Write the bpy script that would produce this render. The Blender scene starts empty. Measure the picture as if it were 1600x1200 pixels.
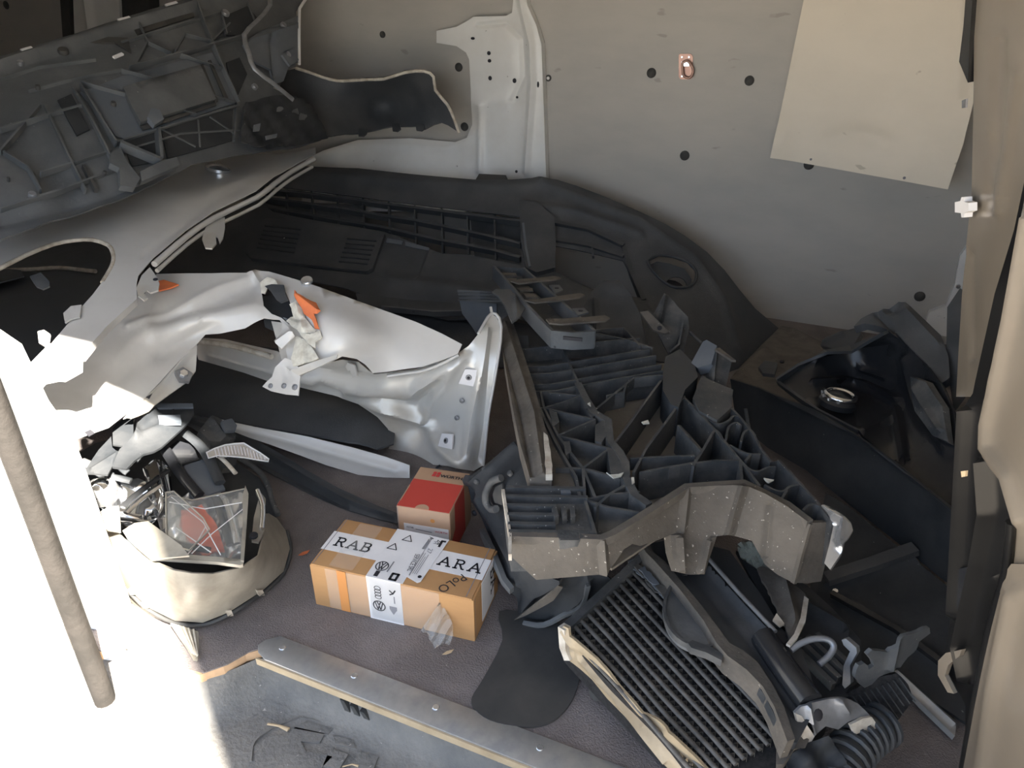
import bpy, bmesh, math, random
import numpy as np
from mathutils import Vector, Matrix
from mathutils.geometry import delaunay_2d_cdt

random.seed(7)
scene = bpy.context.scene
COL = scene.collection

# ------------------------------------------------------------------ camera
F = 1150.0
PITCH, YAW = math.radians(28.0), math.radians(23.5)
CAM = np.array([0.0, 0.0, 0.85])
cam_data = bpy.data.cameras.new('camera')
cam_data.sensor_width = 36.0
cam_data.lens = 36.0 * F / 1600.0
cam_data.clip_start = 0.02
cam = bpy.data.objects.new('camera', cam_data)
cam.location = CAM
cam.rotation_euler = (math.pi / 2 - PITCH, 0, YAW)
COL.objects.link(cam)
scene.camera = cam

# ------------------------------------------------------------------ world, sun, exposure
world = bpy.data.worlds.new('sky')
scene.world = world
world.use_nodes = True
wn = world.node_tree.nodes
bg = wn['Background']
sky = wn.new('ShaderNodeTexSky')
sky.sky_type = 'HOSEK_WILKIE'
SUN_TRAVEL = Vector((-0.839, 0.544, -1.11))          # from behind the opening, down into the doorway
sky.sun_direction = (-SUN_TRAVEL).normalized()
sky.turbidity = 3.0
sky.ground_albedo = 0.4
hs = wn.new('ShaderNodeHueSaturation')
hs.inputs['Saturation'].default_value = 0.55
world.node_tree.links.new(sky.outputs['Color'], hs.inputs['Color'])
world.node_tree.links.new(hs.outputs['Color'], bg.inputs['Color'])
bg.inputs['Strength'].default_value = 1.4

sun_data = bpy.data.lights.new('sun', 'SUN')
sun_data.energy = 5.5
sun_data.angle = math.radians(1.2)
sun_data.color = (1.0, 0.93, 0.82)
sun = bpy.data.objects.new('sun', sun_data)
sun.rotation_euler = SUN_TRAVEL.to_track_quat('-Z', 'Y').to_euler()
sun.location = (4, -3, 5)
COL.objects.link(sun)

scene.view_settings.view_transform = 'Standard'
scene.view_settings.look = 'None'
scene.view_settings.gamma = 1.0
scene.view_settings.use_curve_mapping = False
scene.view_settings.exposure = 3.5
scene.cycles.max_bounces = 10
scene.cycles.diffuse_bounces = 6
scene.cycles.transparent_max_bounces = 16

# ------------------------------------------------------------------ measuring helpers (photo pixel + known height/plane -> place in the van)
_fw = np.array([-math.sin(YAW) * math.cos(PITCH), math.cos(YAW) * math.cos(PITCH), -math.sin(PITCH)])
_rt = np.array([math.cos(YAW), math.sin(YAW), 0.0])
_up = np.cross(_rt, _fw)


def rays(q):
    q = np.asarray(q, float).reshape(-1, 2)
    return _fw + np.outer((q[:, 0] - 800) / F, _rt) - np.outer((q[:, 1] - 600) / F, _up)


def atz(x, y, z):
    r = rays([(x, y)])[0]
    return CAM + r * (z - CAM[2]) / r[2]


def aty(x, y, Y):
    r = rays([(x, y)])[0]
    return CAM + r * Y / r[1]


def _phi(r2):
    return np.where(r2 > 1e-9, r2 * np.log(np.maximum(r2, 1e-9)), 0.0)


class Surf:
    """Smooth surface through measured points (x, y, height) or (x, y, ('y', distance))."""
    def __init__(s, ctrl):
        q = np.array([(c[0], c[1]) for c in ctrl], float) / 100.0
        w = []
        for c in ctrl:
            r = rays([(c[0], c[1])])[0]
            if isinstance(c[2], tuple):
                t = c[2][1] / r[1] if c[2][0] == 'y' else c[2][1]
            else:
                t = (c[2] - CAM[2]) / r[2]
            w.append(1.0 / t)
        w = np.array(w)
        n = len(q)
        s.q = q
        P = np.c_[np.ones(n), q]
        if n == 3:
            s.a = np.linalg.solve(P, w); s.k = np.zeros(3)
        else:
            d2 = ((q[:, None] - q[None]) ** 2).sum(-1)
            A = np.zeros((n + 3, n + 3))
            A[:n, :n] = _phi(d2) + 1e-6 * np.eye(n)
            A[:n, n:] = P; A[n:, :n] = P.T
            sol = np.linalg.solve(A, np.r_[w, 0, 0, 0])
            s.k = sol[:n]; s.a = sol[n:]

    def t(s, q):
        q = np.asarray(q, float).reshape(-1, 2) / 100.0
        d2 = ((q[:, None] - s.q[None]) ** 2).sum(-1)
        return 1.0 / np.maximum(np.c_[np.ones(len(q)), q] @ s.a + _phi(d2) @ s.k, 0.12)

    def raw(s, q):
        return CAM + rays(q) * s.t(q)[:, None]

    def n(s, q):
        q = np.asarray(q, float).reshape(-1, 2)
        e = 2.0
        du = s.raw(q + (e, 0)) - s.raw(q - (e, 0))
        dv = s.raw(q + (0, e)) - s.raw(q - (0, e))
        n = np.cross(dv, du)
        n /= np.linalg.norm(n, axis=1)[:, None]
        flip = (n * rays(q)).sum(1) > 0
        n[flip] *= -1
        return n

    def at(s, q, off=0.0):
        q = np.asarray(q, float).reshape(-1, 2)
        return s.raw(q) + s.n(q) * np.asarray(off, float).reshape(-1, 1)

    def m(s, px, x, y):
        return px * s.t([(x, y)])[0] / F


def seg_dist(q, poly):
    q = np.asarray(q, float)
    best = np.full(len(q), 1e9)
    for a, b in zip(poly[:-1], poly[1:]):
        a = np.array(a, float); b = np.array(b, float)
        ab = b - a
        u = np.clip(((q - a) @ ab) / max(ab @ ab, 1e-9), 0, 1)
        best = np.minimum(best, np.linalg.norm(q - (a + u[:, None] * ab), axis=1))
    return best


def inside(q, poly):
    q = np.asarray(q, float); p = np.asarray(poly, float)
    r = np.zeros(len(q), bool)
    j = len(p) - 1
    for i in range(len(p)):
        xi, yi = p[i]; xj, yj = p[j]
        c = ((yi > q[:, 1]) != (yj > q[:, 1])) & (q[:, 0] < (xj - xi) * (q[:, 1] - yi) / ((yj - yi) or 1e-9) + xi)
        r ^= c
        j = i
    return r


def curve(pts, n=4, closed=False):
    """Catmull-Rom through points of any dimension."""
    p = [np.array(v, float) for v in pts]
    out = []
    m = len(p)
    for i in range(m if closed else m - 1):
        p1, p2 = p[i], p[(i + 1) % m]
        p0 = p[i - 1] if (closed or i > 0) else 2 * p1 - p2
        p3 = p[(i + 2) % m] if (closed or i + 2 < m) else 2 * p2 - p1
        for k in range(n):
            t = k / n
            out.append(0.5 * (2 * p1 + (p2 - p0) * t + (2 * p0 - 5 * p1 + 4 * p2 - p3) * t * t + (3 * p1 - p0 - 3 * p2 + p3) * t ** 3))
    if not closed:
        out.append(p[-1])
    return out


# ------------------------------------------------------------------ object helpers
def tag(o, label=None, cat=None, group=None, kind=None):
    if label: o['label'] = label
    if cat: o['category'] = cat
    if group: o['group'] = group
    if kind: o['kind'] = kind
    return o


ORIGIN = {}


def adopt(o, loc, parent):
    o.location = Vector(loc)
    ORIGIN[o.name] = Vector(loc)
    if parent is not None:
        o.parent = parent
        o.matrix_parent_inverse = Matrix.Translation(-ORIGIN[parent.name])


def thing(name, label, cat, loc, group=None):
    o = bpy.data.objects.new(name, None)
    o.empty_display_size = 0.05
    COL.objects.link(o)
    adopt(o, loc, None)
    return tag(o, label, cat, group)


def mk(name, V, Fc, mat, parent=None, smooth=True, fix=True, sharp=35):
    V = np.asarray(V, float)
    c = V.mean(0)
    me = bpy.data.meshes.new(name)
    me.from_pydata([tuple(v) for v in (V - c)], [], [tuple(int(i) for i in f) for f in Fc])
    if fix:
        bm = bmesh.new(); bm.from_mesh(me)
        bmesh.ops.recalc_face_normals(bm, faces=bm.faces)
        bm.to_mesh(me); bm.free()
    if smooth:
        me.polygons.foreach_set('use_smooth', [True] * len(me.polygons))
        me.set_sharp_from_angle(angle=math.radians(sharp))
    me.materials.append(MAT[mat])
    o = bpy.data.objects.new(name, me)
    COL.objects.link(o)
    adopt(o, c, parent)
    return o


def dense(poly, res, closed=True):
    out = []
    n = len(poly)
    for i in range(n if closed else n - 1):
        a = np.array(poly[i], float); b = np.array(poly[(i + 1) % n], float)
        k = max(1, int(round(np.linalg.norm(b - a) / res)))
        for j in range(k):
            out.append(a + (b - a) * j / k)
    if not closed:
        out.append(np.array(poly[-1], float))
    return out


def sheet(name, outline, S, mat, parent=None, th=0.003, holes=(), res=14, ridges=(), off=0.0, sm=0, jag=0.0, sharp=48, wave=None):
    """A panel with its own thickness: outline and holes on a measured surface, relief from ridges (line, width, height)."""
    if sm: outline = curve(outline, sm, True)
    loops = [dense(outline, res)] + [dense(h, res) for h in holes]
    if jag:
        loops[0] = [p + np.array((random.uniform(-jag, jag), random.uniform(-jag, jag))) for p in loops[0]]
    pts, edges = [], []
    for L in loops:
        b = len(pts)
        pts += [tuple(p) for p in L]
        edges += [(b + i, b + (i + 1) % len(L)) for i in range(len(L))]
    arr = np.array(pts)
    lo, hi = arr.min(0), arr.max(0)
    gx, gy = np.meshgrid(np.arange(lo[0] + res / 2, hi[0], res), np.arange(lo[1] + res / 2, hi[1], res))
    gx = gx + (np.arange(gx.shape[0]) % 2)[:, None] * res * 0.5
    g = np.c_[gx.ravel(), gy.ravel()]
    cand = []
    if len(g):
        far = np.ones(len(g), bool)
        for ln, wd, ht in ridges:
            far &= seg_dist(g, ln) > min(wd * 2.0, 26)
        cand.append((g[far], res * 0.45))
    for ln, wd, ht in ridges:
        step = max(wd * 0.8, 3.5)
        L = np.array(dense([np.array(p, float) for p in ln], step, closed=False))
        T = np.zeros_like(L); T[1:-1] = L[2:] - L[:-2]; T[0] = L[1] - L[0]; T[-1] = L[-1] - L[-2]
        T /= np.maximum(np.linalg.norm(T, axis=1), 1e-9)[:, None]
        Nn = np.c_[-T[:, 1], T[:, 0]]
        rows = [L + Nn * wd * k for k in (0, .55, -.55, 1.1, -1.1, 1.8, -1.8)]
        rows += [(L[:1] - T[:1] * wd * k) for k in (.8, 1.6)] + [(L[-1:] + T[-1:] * wd * k) for k in (.8, 1.6)]
        cand.insert(0, (np.concatenate(rows), max(wd * 0.3, 2.0)))
    seen = {}
    def crowded(p, dmin):
        cx, cy = int(p[0] // 4), int(p[1] // 4)
        k = int(dmin // 4) + 1
        for i in range(cx - k, cx + k + 1):
            for j in range(cy - k, cy + k + 1):
                for o_ in seen.get((i, j), ()):
                    if (o_[0] - p[0]) ** 2 + (o_[1] - p[1]) ** 2 < dmin * dmin: return True
        return False
    for c, dmin in cand:
        ok = inside(c, loops[0])
        for h in loops[1:]:
            ok &= ~inside(c, h)
        for L in loops:
            LL = [tuple(p) for p in L] + [tuple(L[0])]
            ok &= seg_dist(c, LL) > max(dmin * 0.8, 1.2)
        for p in c[ok]:
            if not crowded(p, dmin):
                seen.setdefault((int(p[0] // 4), int(p[1] // 4)), []).append(p)
                pts.append(tuple(p))
    r = delaunay_2d_cdt([Vector(p) for p in pts], edges, [], 0, 1e-4)
    q = np.array([tuple(v) for v in r[0]])
    tri = [list(f) for f in r[2]]
    cen = np.array([q[f].mean(0) for f in tri])
    ok = inside(cen, loops[0])
    for h in loops[1:]:
        ok &= ~inside(cen, h)
    tri = [f for f, k in zip(tri, ok) if k]
    d = np.full(len(q), float(off))
    for ln, wd, ht in ridges:
        d += ht * np.exp(-(seg_dist(q, ln) / wd) ** 2)
    if wave is not None:
        d += np.array([wave(x, y) for x, y in q])
    top = S.at(q, d)
    bot = top - S.n(q) * th
    V = np.r_[top, bot]
    N = len(q)
    cnt = {}
    for f in tri:
        for a, b in zip(f, f[1:] + f[:1]):
            k = (min(a, b), max(a, b))
            cnt[k] = cnt.get(k, 0) + 1
    Fc = [tuple(f) for f in tri] + [tuple(N + i for i in reversed(f)) for f in tri]
    for f in tri:
        for a, b in zip(f, f[1:] + f[:1]):
            if cnt[(min(a, b), max(a, b))] == 1:
                Fc.append((b, a, N + a, N + b))
    return mk(name, V, Fc, mat, parent, sharp=sharp)


def strip3(name, P, nrm, h, t, mat, parent=None, taper=1.0, drop=None):
    """A thin wall standing on the line P (3D), top edge on P, height h against nrm, thickness t."""
    P = np.asarray(P, float); nrm = np.asarray(nrm, float)
    n = len(P)
    T = np.zeros_like(P)
    T[1:-1] = P[2:] - P[:-2]; T[0] = P[1] - P[0]; T[-1] = P[-1] - P[-2]
    sd = np.cross(T, nrm); sd /= np.maximum(np.linalg.norm(sd, axis=1), 1e-9)[:, None]
    hh = np.asarray(h, float) * np.ones(n)
    V = []
    for i in range(n):
        dn = nrm[i] if drop is None else np.asarray(drop)
        b = P[i] - dn * hh[i]
        V += [P[i] + sd[i] * t / 2, P[i] - sd[i] * t / 2, b - sd[i] * t / 2 * taper, b + sd[i] * t / 2 * taper]
    Fc = [(0, 1, 2, 3), tuple(4 * (n - 1) + k for k in (3, 2, 1, 0))]
    for i in range(n - 1):
        a, b = 4 * i, 4 * i + 4
        for k in range(4):
            Fc.append((a + k, b + k, b + (k + 1) % 4, a + (k + 1) % 4))
    return mk(name, V, Fc, mat, parent)


def rib(name, pts, S, h, t, mat, parent=None, off=0.0, sm=0, drop=None):
    q = curve(pts, sm) if sm else pts
    q = dense(q, 30, closed=False)
    return strip3(name, S.at(q, off), S.n(q), h, t, mat, parent, drop=drop)


def tube(name, P, r, mat, parent=None, seg=8, flat=1.0, closed=False):
    P = [np.array(p, float) for p in P]
    n = len(P)
    rr = list(r) if hasattr(r, '__len__') else [r] * n
    V, Fc = [], []
    up = None
    for i in range(n):
        a = P[i - 1] if (i > 0 or closed) else P[i]
        b = P[(i + 1) % n] if (i < n - 1 or closed) else P[i]
        T = b - a; T = T / max(np.linalg.norm(T), 1e-9)
        if up is None:
            up = np.array((0, 0, 1.0)) if abs(T[2]) < 0.9 else np.array((1.0, 0, 0))
        s1 = np.cross(T, up); s1 /= max(np.linalg.norm(s1), 1e-9)
        u1 = np.cross(s1, T); up = u1
        for k in range(seg):
            an = 2 * math.pi * k / seg
            V.append(P[i] + s1 * rr[i] * math.cos(an) + u1 * rr[i] * flat * math.sin(an))
    for i in range(n if closed else n - 1):
        j = (i + 1) % n
        for k in range(seg):
            Fc.append((i * seg + k, i * seg + (k + 1) % seg, j * seg + (k + 1) % seg, j * seg + k))
    if not closed:
        Fc.append(tuple(range(seg))); Fc.append(tuple((n - 1) * seg + k for k in range(seg)))
    return mk(name, V, Fc, mat, parent, sharp=50)


def tubepx(name, pts, S, r, mat, parent=None, off=0.0, sm=4, flat=1.0, seg=8, closed=False):
    q = curve(pts, sm, closed) if sm else pts
    return tube(name, S.at(q, off), r, mat, parent, seg=seg, flat=flat, closed=closed)


def disc(name, c, n, r, h, mat, parent=None, seg=14, dome=0.0, squash=1.0, axis=None):
    """Short round button standing on a surface: base at c, rising h along n."""
    c = np.asarray(c, float); n = np.asarray(n, float); n = n / np.linalg.norm(n)
    u = np.cross(n, (0, 0, 1.0) if abs(n[2]) < 0.9 else (1.0, 0, 0)) if axis is None else np.asarray(axis, float)
    u = u - n * (u @ n)
    u /= np.linalg.norm(u); v = np.cross(n, u)
    prof = [(1.0, -0.002), (1.0, h * 0.6), (0.86, h)]
    if dome: prof += [(0.5, h + dome * 0.75)]
    V = []
    for k, z in prof:
        for i in range(seg):
            a = 2 * math.pi * i / seg
            V.append(c + u * r * k * math.cos(a) + v * r * squash * k * math.sin(a) + n * z)
    Fc = []
    for j in range(len(prof) - 1):
        for i in range(seg):
            Fc.append((j * seg + i, j * seg + (i + 1) % seg, (j + 1) * seg + (i + 1) % seg, (j + 1) * seg + i))
    V.append(c + n * (h + dome))
    L = (len(prof) - 1) * seg
    Fc += [(L + i, L + (i + 1) % seg, len(V) - 1) for i in range(seg)]
    Fc.append(tuple(range(seg))[::-1])
    return mk(name, V, Fc, mat, parent, sharp=40)


def prism(name, poly, vec, mat, parent=None, bevel=0.0):
    """Polygon of 3D points swept along vec, edges optionally bevelled."""
    P = np.asarray(poly, float); v = np.asarray(vec, float)
    n = len(P)
    V = np.r_[P, P + v]
    Fc = [tuple(range(n)), tuple(range(2 * n - 1, n - 1, -1))] + [(i, (i + 1) % n, n + (i + 1) % n, n + i) for i in range(n)]
    o = mk(name, V, Fc, mat, parent, smooth=False)
    if bevel:
        bm = bmesh.new(); bm.from_mesh(o.data)
        bmesh.ops.bevel(bm, geom=list(bm.edges), offset=bevel, segments=2, profile=0.6, affect='EDGES', clamp_overlap=True)
        bm.to_mesh(o.data); bm.free()
        o.data.polygons.foreach_set('use_smooth', [True] * len(o.data.polygons))
        o.data.set_sharp_from_angle(angle=math.radians(35))
    return o


def box(name, lo, hi, mat, parent=None, bevel=0.0):
    x0, y0, z0 = lo; x1, y1, z1 = hi
    return prism(name, [(x0, y0, z0), (x1, y0, z0), (x1, y1, z0), (x0, y1, z0)], (0, 0, z1 - z0), mat, parent, bevel)


# ------------------------------------------------------------------ materials
MAT = {}


def material(name, c1, c2=None, scale=8.0, lo=0.4, hi=0.65, rough=0.5, rough2=None, metal=0.0, bump=0.0, bscale=60.0, spec=0.5,
             trans=0.0, alpha=1.0, ior=1.45, stretch=(1, 1, 1), speck=None, speck_scale=120.0, speck_at=0.72, coat=0.0):
    m = bpy.data.materials.new(name)
    m.use_nodes = True
    nt = m.node_tree; N = nt.nodes; L = nt.links
    b = N['Principled BSDF']
    b.inputs['Metallic'].default_value = metal
    b.inputs['Roughness'].default_value = rough
    b.inputs['Specular IOR Level'].default_value = spec
    b.inputs['IOR'].default_value = ior
    b.inputs['Transmission Weight'].default_value = trans
    b.inputs['Alpha'].default_value = alpha
    b.inputs['Coat Weight'].default_value = coat
    tc = N.new('ShaderNodeTexCoord')
    mp = N.new('ShaderNodeMapping')
    mp.inputs['Scale'].default_value = stretch
    L.new(tc.outputs['Object'], mp.inputs['Vector'])
    b.inputs['Base Color'].default_value = (*c1, 1)
    col = None
    if c2 is not None:
        nz = N.new('ShaderNodeTexNoise')
        nz.inputs['Scale'].default_value = scale
        nz.inputs['Detail'].default_value = 6
        nz.inputs['Roughness'].default_value = 0.62
        L.new(mp.outputs['Vector'], nz.inputs['Vector'])
        rp = N.new('ShaderNodeMapRange')
        rp.inputs['From Min'].default_value = lo; rp.inputs['From Max'].default_value = hi
        L.new(nz.outputs['Fac'], rp.inputs['Value'])
        mx = N.new('ShaderNodeMix'); mx.data_type = 'RGBA'
        mx.inputs['A'].default_value = (*c1, 1); mx.inputs['B'].default_value = (*c2, 1)
        L.new(rp.outputs['Result'], mx.inputs['Factor'])
        col = mx.outputs['Result']
        if rough2 is not None:
            rr = N.new('ShaderNodeMapRange')
            rr.inputs['To Min'].default_value = rough; rr.inputs['To Max'].default_value = rough2
            L.new(rp.outputs['Result'], rr.inputs['Value'])
            L.new(rr.outputs['Result'], b.inputs['Roughness'])
    if speck is not None:
        n2 = N.new('ShaderNodeTexNoise')
        n2.inputs['Scale'].default_value = speck_scale
        n2.inputs['Detail'].default_value = 2
        L.new(mp.outputs['Vector'], n2.inputs['Vector'])
        r2 = N.new('ShaderNodeMapRange')
        r2.inputs['From Min'].default_value = speck_at; r2.inputs['From Max'].default_value = speck_at + 0.04
        L.new(n2.outputs['Fac'], r2.inputs['Value'])
        m2 = N.new('ShaderNodeMix'); m2.data_type = 'RGBA'
        if col is not None: L.new(col, m2.inputs['A'])
        else: m2.inputs['A'].default_value = (*c1, 1)
        m2.inputs['B'].default_value = (*speck, 1)
        L.new(r2.outputs['Result'], m2.inputs['Factor'])
        col = m2.outputs['Result']
    if col is not None:
        L.new(col, b.inputs['Base Color'])
    if bump:
        n3 = N.new('ShaderNodeTexNoise')
        n3.inputs['Scale'].default_value = bscale
        n3.inputs['Detail'].default_value = 4
        L.new(mp.outputs['Vector'], n3.inputs['Vector'])
        bp = N.new('ShaderNodeBump')
        bp.inputs['Strength'].default_value = bump
        bp.inputs['Distance'].default_value = 0.01
        L.new(n3.outputs['Fac'], bp.inputs['Height'])
        L.new(bp.outputs['Normal'], b.inputs['Normal'])
    MAT[name] = m
    return m


material('wall_board', (0.42, 0.40, 0.37), (0.385, 0.37, 0.345), 5, rough=0.6, speck=(0.32, 0.30, 0.275), speck_scale=14, speck_at=0.715, stretch=(1, 1, 2.6))
material('sheet_board', (0.66, 0.6, 0.51), (0.62, 0.565, 0.48), 4, rough=0.5, speck=(0.45, 0.4, 0.33), speck_scale=24, speck_at=0.73, stretch=(1, 1, 1.6))
material('van_white', (0.72, 0.72, 0.71), (0.66, 0.65, 0.63), 6, rough=0.35, speck=(0.25, 0.24, 0.23), speck_scale=60, speck_at=0.745)
material('van_cream', (0.74, 0.71, 0.66), (0.7, 0.67, 0.62), 5, rough=0.45)
material('sill_paint', (0.75, 0.74, 0.72), (0.6, 0.56, 0.5), 7, rough=0.5)
material('mat_brown', (0.15, 0.13, 0.125), (0.2, 0.175, 0.168), 9, rough=0.95, bump=0.5, bscale=420, speck=(0.3, 0.27, 0.25), speck_scale=170, speck_at=0.73)
material('plywood', (0.5, 0.33, 0.2), (0.38, 0.25, 0.15), 30, rough=0.8)
material('step_plastic', (0.125, 0.122, 0.118), (0.18, 0.172, 0.16), 12, rough=0.75, bump=0.3, bscale=160, speck=(0.34, 0.32, 0.29), speck_scale=150, speck_at=0.72)
material('aluminium', (0.42, 0.43, 0.44), (0.33, 0.34, 0.35), 20, rough=0.4, rough2=0.6, metal=0.75)
material('rubber', (0.035, 0.036, 0.037), (0.06, 0.058, 0.055), 10, rough=0.65)
material('seal_rubber', (0.022, 0.02, 0.018), (0.035, 0.031, 0.028), 14, rough=0.75, spec=0.2, bump=0.2, bscale=80)
material('black_plastic', (0.032, 0.036, 0.041), (0.055, 0.058, 0.063), 14, rough=0.45, rough2=0.62, bump=0.05, bscale=200)  # base raised and blued to carry the veiling glare over blacks
material('black_textured', (0.043, 0.047, 0.053), (0.07, 0.072, 0.076), 10, rough=0.6, rough2=0.75, bump=0.12, bscale=300)  # the same glare veil mixed into this black as extra grey
material('black_gloss', (0.016, 0.017, 0.02), (0.025, 0.026, 0.028), 8, rough=0.22, spec=0.4)
material('dusty_plastic', (0.042, 0.046, 0.051), (0.1, 0.098, 0.095), 22, rough=0.62, rough2=0.85, bump=0.12, bscale=140, speck=(0.36, 0.35, 0.33), speck_scale=190, speck_at=0.72)
material('hazed_dusty_grey', (0.075, 0.081, 0.087), (0.125, 0.129, 0.133), 9, rough=0.6, rough2=0.8, bump=0.08, bscale=150, speck=(0.25, 0.25, 0.24), speck_scale=120, speck_at=0.76)  # dust colour plus the bluish haze seen over the upper bumper
material('dusty_blue', (0.09, 0.105, 0.125), (0.13, 0.14, 0.155), 9, rough=0.5, rough2=0.7)
material('dusty_brown', (0.12, 0.105, 0.09), (0.075, 0.068, 0.06), 18, rough=0.8, rough2=0.9, bump=0.15, bscale=120, speck=(0.34, 0.31, 0.27), speck_scale=160, speck_at=0.73)
material('dirt_face', (0.12, 0.105, 0.088), (0.075, 0.066, 0.056), 9, rough=0.9, bump=0.15, bscale=130, speck=(0.36, 0.33, 0.29), speck_scale=220, speck_at=0.69)
material('white_paint', (0.52, 0.515, 0.505), (0.45, 0.44, 0.425), 5, lo=0.45, hi=0.7, rough=0.3, coat=0.3)
material('inner_steel', (0.54, 0.535, 0.515), (0.42, 0.37, 0.30), 5, lo=0.5, hi=0.75, rough=0.35, metal=0.25, speck=(0.12, 0.1, 0.09), speck_scale=70, speck_at=0.77)
material('raw_edge', (0.58, 0.54, 0.47), (0.36, 0.31, 0.25), 40, rough=0.7)
material('foam_orange', (0.62, 0.17, 0.06), (0.5, 0.14, 0.06), 30, rough=0.85)
material('pale_shard', (0.6, 0.59, 0.53), (0.42, 0.4, 0.35), 60, rough=0.7)
material('chrome', (0.85, 0.86, 0.88), None, rough=0.06, metal=1.0)
material('silver', (0.72, 0.73, 0.75), (0.6, 0.61, 0.63), 20, rough=0.22, metal=0.85)
material('steel_grey', (0.27, 0.28, 0.3), (0.2, 0.2, 0.21), 30, rough=0.45, metal=0.55)
material('brass_pink', (0.4, 0.25, 0.2), (0.3, 0.18, 0.15), 20, rough=0.4, metal=0.7)
material('cream_metal', (0.43, 0.345, 0.235), (0.33, 0.26, 0.17), 14, rough=0.5, metal=0.15, bump=0.1, bscale=60)
material('core_tube', (0.14, 0.13, 0.118), (0.07, 0.066, 0.062), 40, rough=0.55, metal=0.2)
material('core_fin', (0.03, 0.03, 0.032), (0.012, 0.012, 0.013), 200, rough=0.7, metal=0.3)
material('clear_plastic', (0.95, 0.96, 0.95), None, rough=0.08, trans=0.92, ior=1.3)
material('hazy_plastic', (0.42, 0.39, 0.33), (0.26, 0.23, 0.19), 12, rough=0.35, trans=0.3, ior=1.4, bump=0.08, bscale=40)
material('amber', (0.7, 0.12, 0.05), (0.55, 0.08, 0.04), 12, rough=0.3)
material('cardboard', (0.41, 0.225, 0.095), (0.37, 0.2, 0.085), 12, rough=0.85, stretch=(1, 1, 3))
material('cardboard_pale', (0.48, 0.31, 0.2), (0.44, 0.28, 0.18), 12, rough=0.85)
material('red_print', (0.5, 0.055, 0.04), None, rough=0.7)
material('paper_white', (0.72, 0.71, 0.72), (0.66, 0.65, 0.66), 10, rough=0.6)
material('ink', (0.02, 0.02, 0.025), None, rough=0.7)
material('ink_red', (0.55, 0.04, 0.04), None, rough=0.7)
material('ink_grey', (0.2, 0.2, 0.22), None, rough=0.7)
material('tape_brown', (0.55, 0.24, 0.08), None, rough=0.25)
material('tape_clear', (0.93, 0.9, 0.85), None, rough=0.15, alpha=0.07)
material('foam_green', (0.24, 0.255, 0.22), (0.17, 0.18, 0.16), 40, rough=0.95, bump=0.3, bscale=150)
material('concrete', (0.42, 0.38, 0.33), (0.36, 0.33, 0.29), 3, rough=0.9)
material('wood', (0.5, 0.38, 0.24), None, rough=0.8)
material('shaded_brown', (0.05, 0.038, 0.026), (0.08, 0.066, 0.05), 14, rough=0.7)  # plain brown, made darker to include the partial shade on it
material('shaded_cream', (0.22, 0.19, 0.155), (0.18, 0.155, 0.125), 5, rough=0.3, metal=0.2, coat=0.3)  # cream paint darkened, the shade on these surfaces put into its colour
material('plate_brown', (0.17, 0.15, 0.125), (0.12, 0.105, 0.09), 14, rough=0.85, bump=0.1, bscale=120, speck=(0.35, 0.32, 0.28), speck_scale=160, speck_at=0.74)
material('black_deep', (0.022, 0.025, 0.029), (0.04, 0.042, 0.045), 12, rough=0.6, rough2=0.75, spec=0.3, bump=0.06, bscale=160, speck=(0.2, 0.2, 0.19), speck_scale=130, speck_at=0.77)
material('seal_black', (0.005, 0.005, 0.0055), (0.009, 0.009, 0.009), 12, rough=0.3, spec=0.25)
# ------------------------------------------------------------------ the van: floor, step, walls, pillars, roof, ground outside
WY = 2.151                                   # inner face of the far side
ROOF = 1.32
HEAD = 0.93                                  # top of the door opening
X0, X1 = -3.4, 1.6


def struct(o):
    return tag(o, kind='structure')


struct(box('ground', (-9, -9, -0.62), (9, 9, -0.58), 'concrete'))

# floor: plywood with a thin brown mat on it; its near edge steps in around the side step
edge = [(X0, 0.46), (-0.86, 0.46), (-0.845, 0.492), (-0.79, 0.488), (-0.725, 0.487), (-0.695, 0.49), (-0.675, 0.515), (-0.662, 0.545),
        (-0.64, 0.566), (-0.61, 0.572), (X1, 0.572)]
e2 = [(p[0], p[1]) for p in edge] + [(X1, WY), (X0, WY)]
fl = struct(prism('floor', [(x, y, -0.018) for x, y in e2], (0, 0, 0.0155), 'plywood'))
struct(prism('floor_mat', [(x + (0.004 if x < -0.65 else 0), y + (0.004 if y < 1 else 0), -0.0024) for x, y in e2], (0, 0, 0.0024), 'mat_brown', fl))

# step well below the floor
st = bpy.data.objects.new('floor_step', None); COL.objects.link(st); adopt(st, (-0.2, 0.35, -0.08), None); struct(st)
box('step_plate', (-1.0, 0.12, -0.11), (X1, 0.62, -0.072), 'step_plastic', st)
SZ = Surf([(420, 1150, -0.072), (700, 1190, -0.072), (300, 1060, -0.072)])
# riser with rounded inner corner
prof = [(0.566, -0.016), (0.562, -0.03), (0.556, -0.045), (0.548, -0.06), (0.535, -0.069), (0.51, -0.0718)]
V, Fc = [], []
path = [(-0.98, 0.0), (-0.80, -0.005), (-0.70, -0.01), (-0.665, 0.02), (-0.64, 0.0), (-0.6, 0.0), (X1, 0.0)]
path = [(-0.84, -0.075), (-0.725, -0.076), (-0.69, -0.07), (-0.668, -0.04), (-0.65, -0.012), (-0.625, 0.0), (-0.5, 0.0), (0.2, 0.0), (X1, 0.0)]
for x, dy in path:
    for k, (y, z) in enumerate(prof):
        V.append((x + 0.02 * (k / 5.0) * (1 if dy < -0.005 else 0), y + dy, z))
m = len(prof)
for i in range(len(path) - 1):
    for k in range(m - 1):
        Fc.append((i * m + k, i * m + k + 1, (i + 1) * m + k + 1, (i + 1) * m + k))
mk('riser', V, Fc, 'step_plastic', st, sharp=60)
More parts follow.
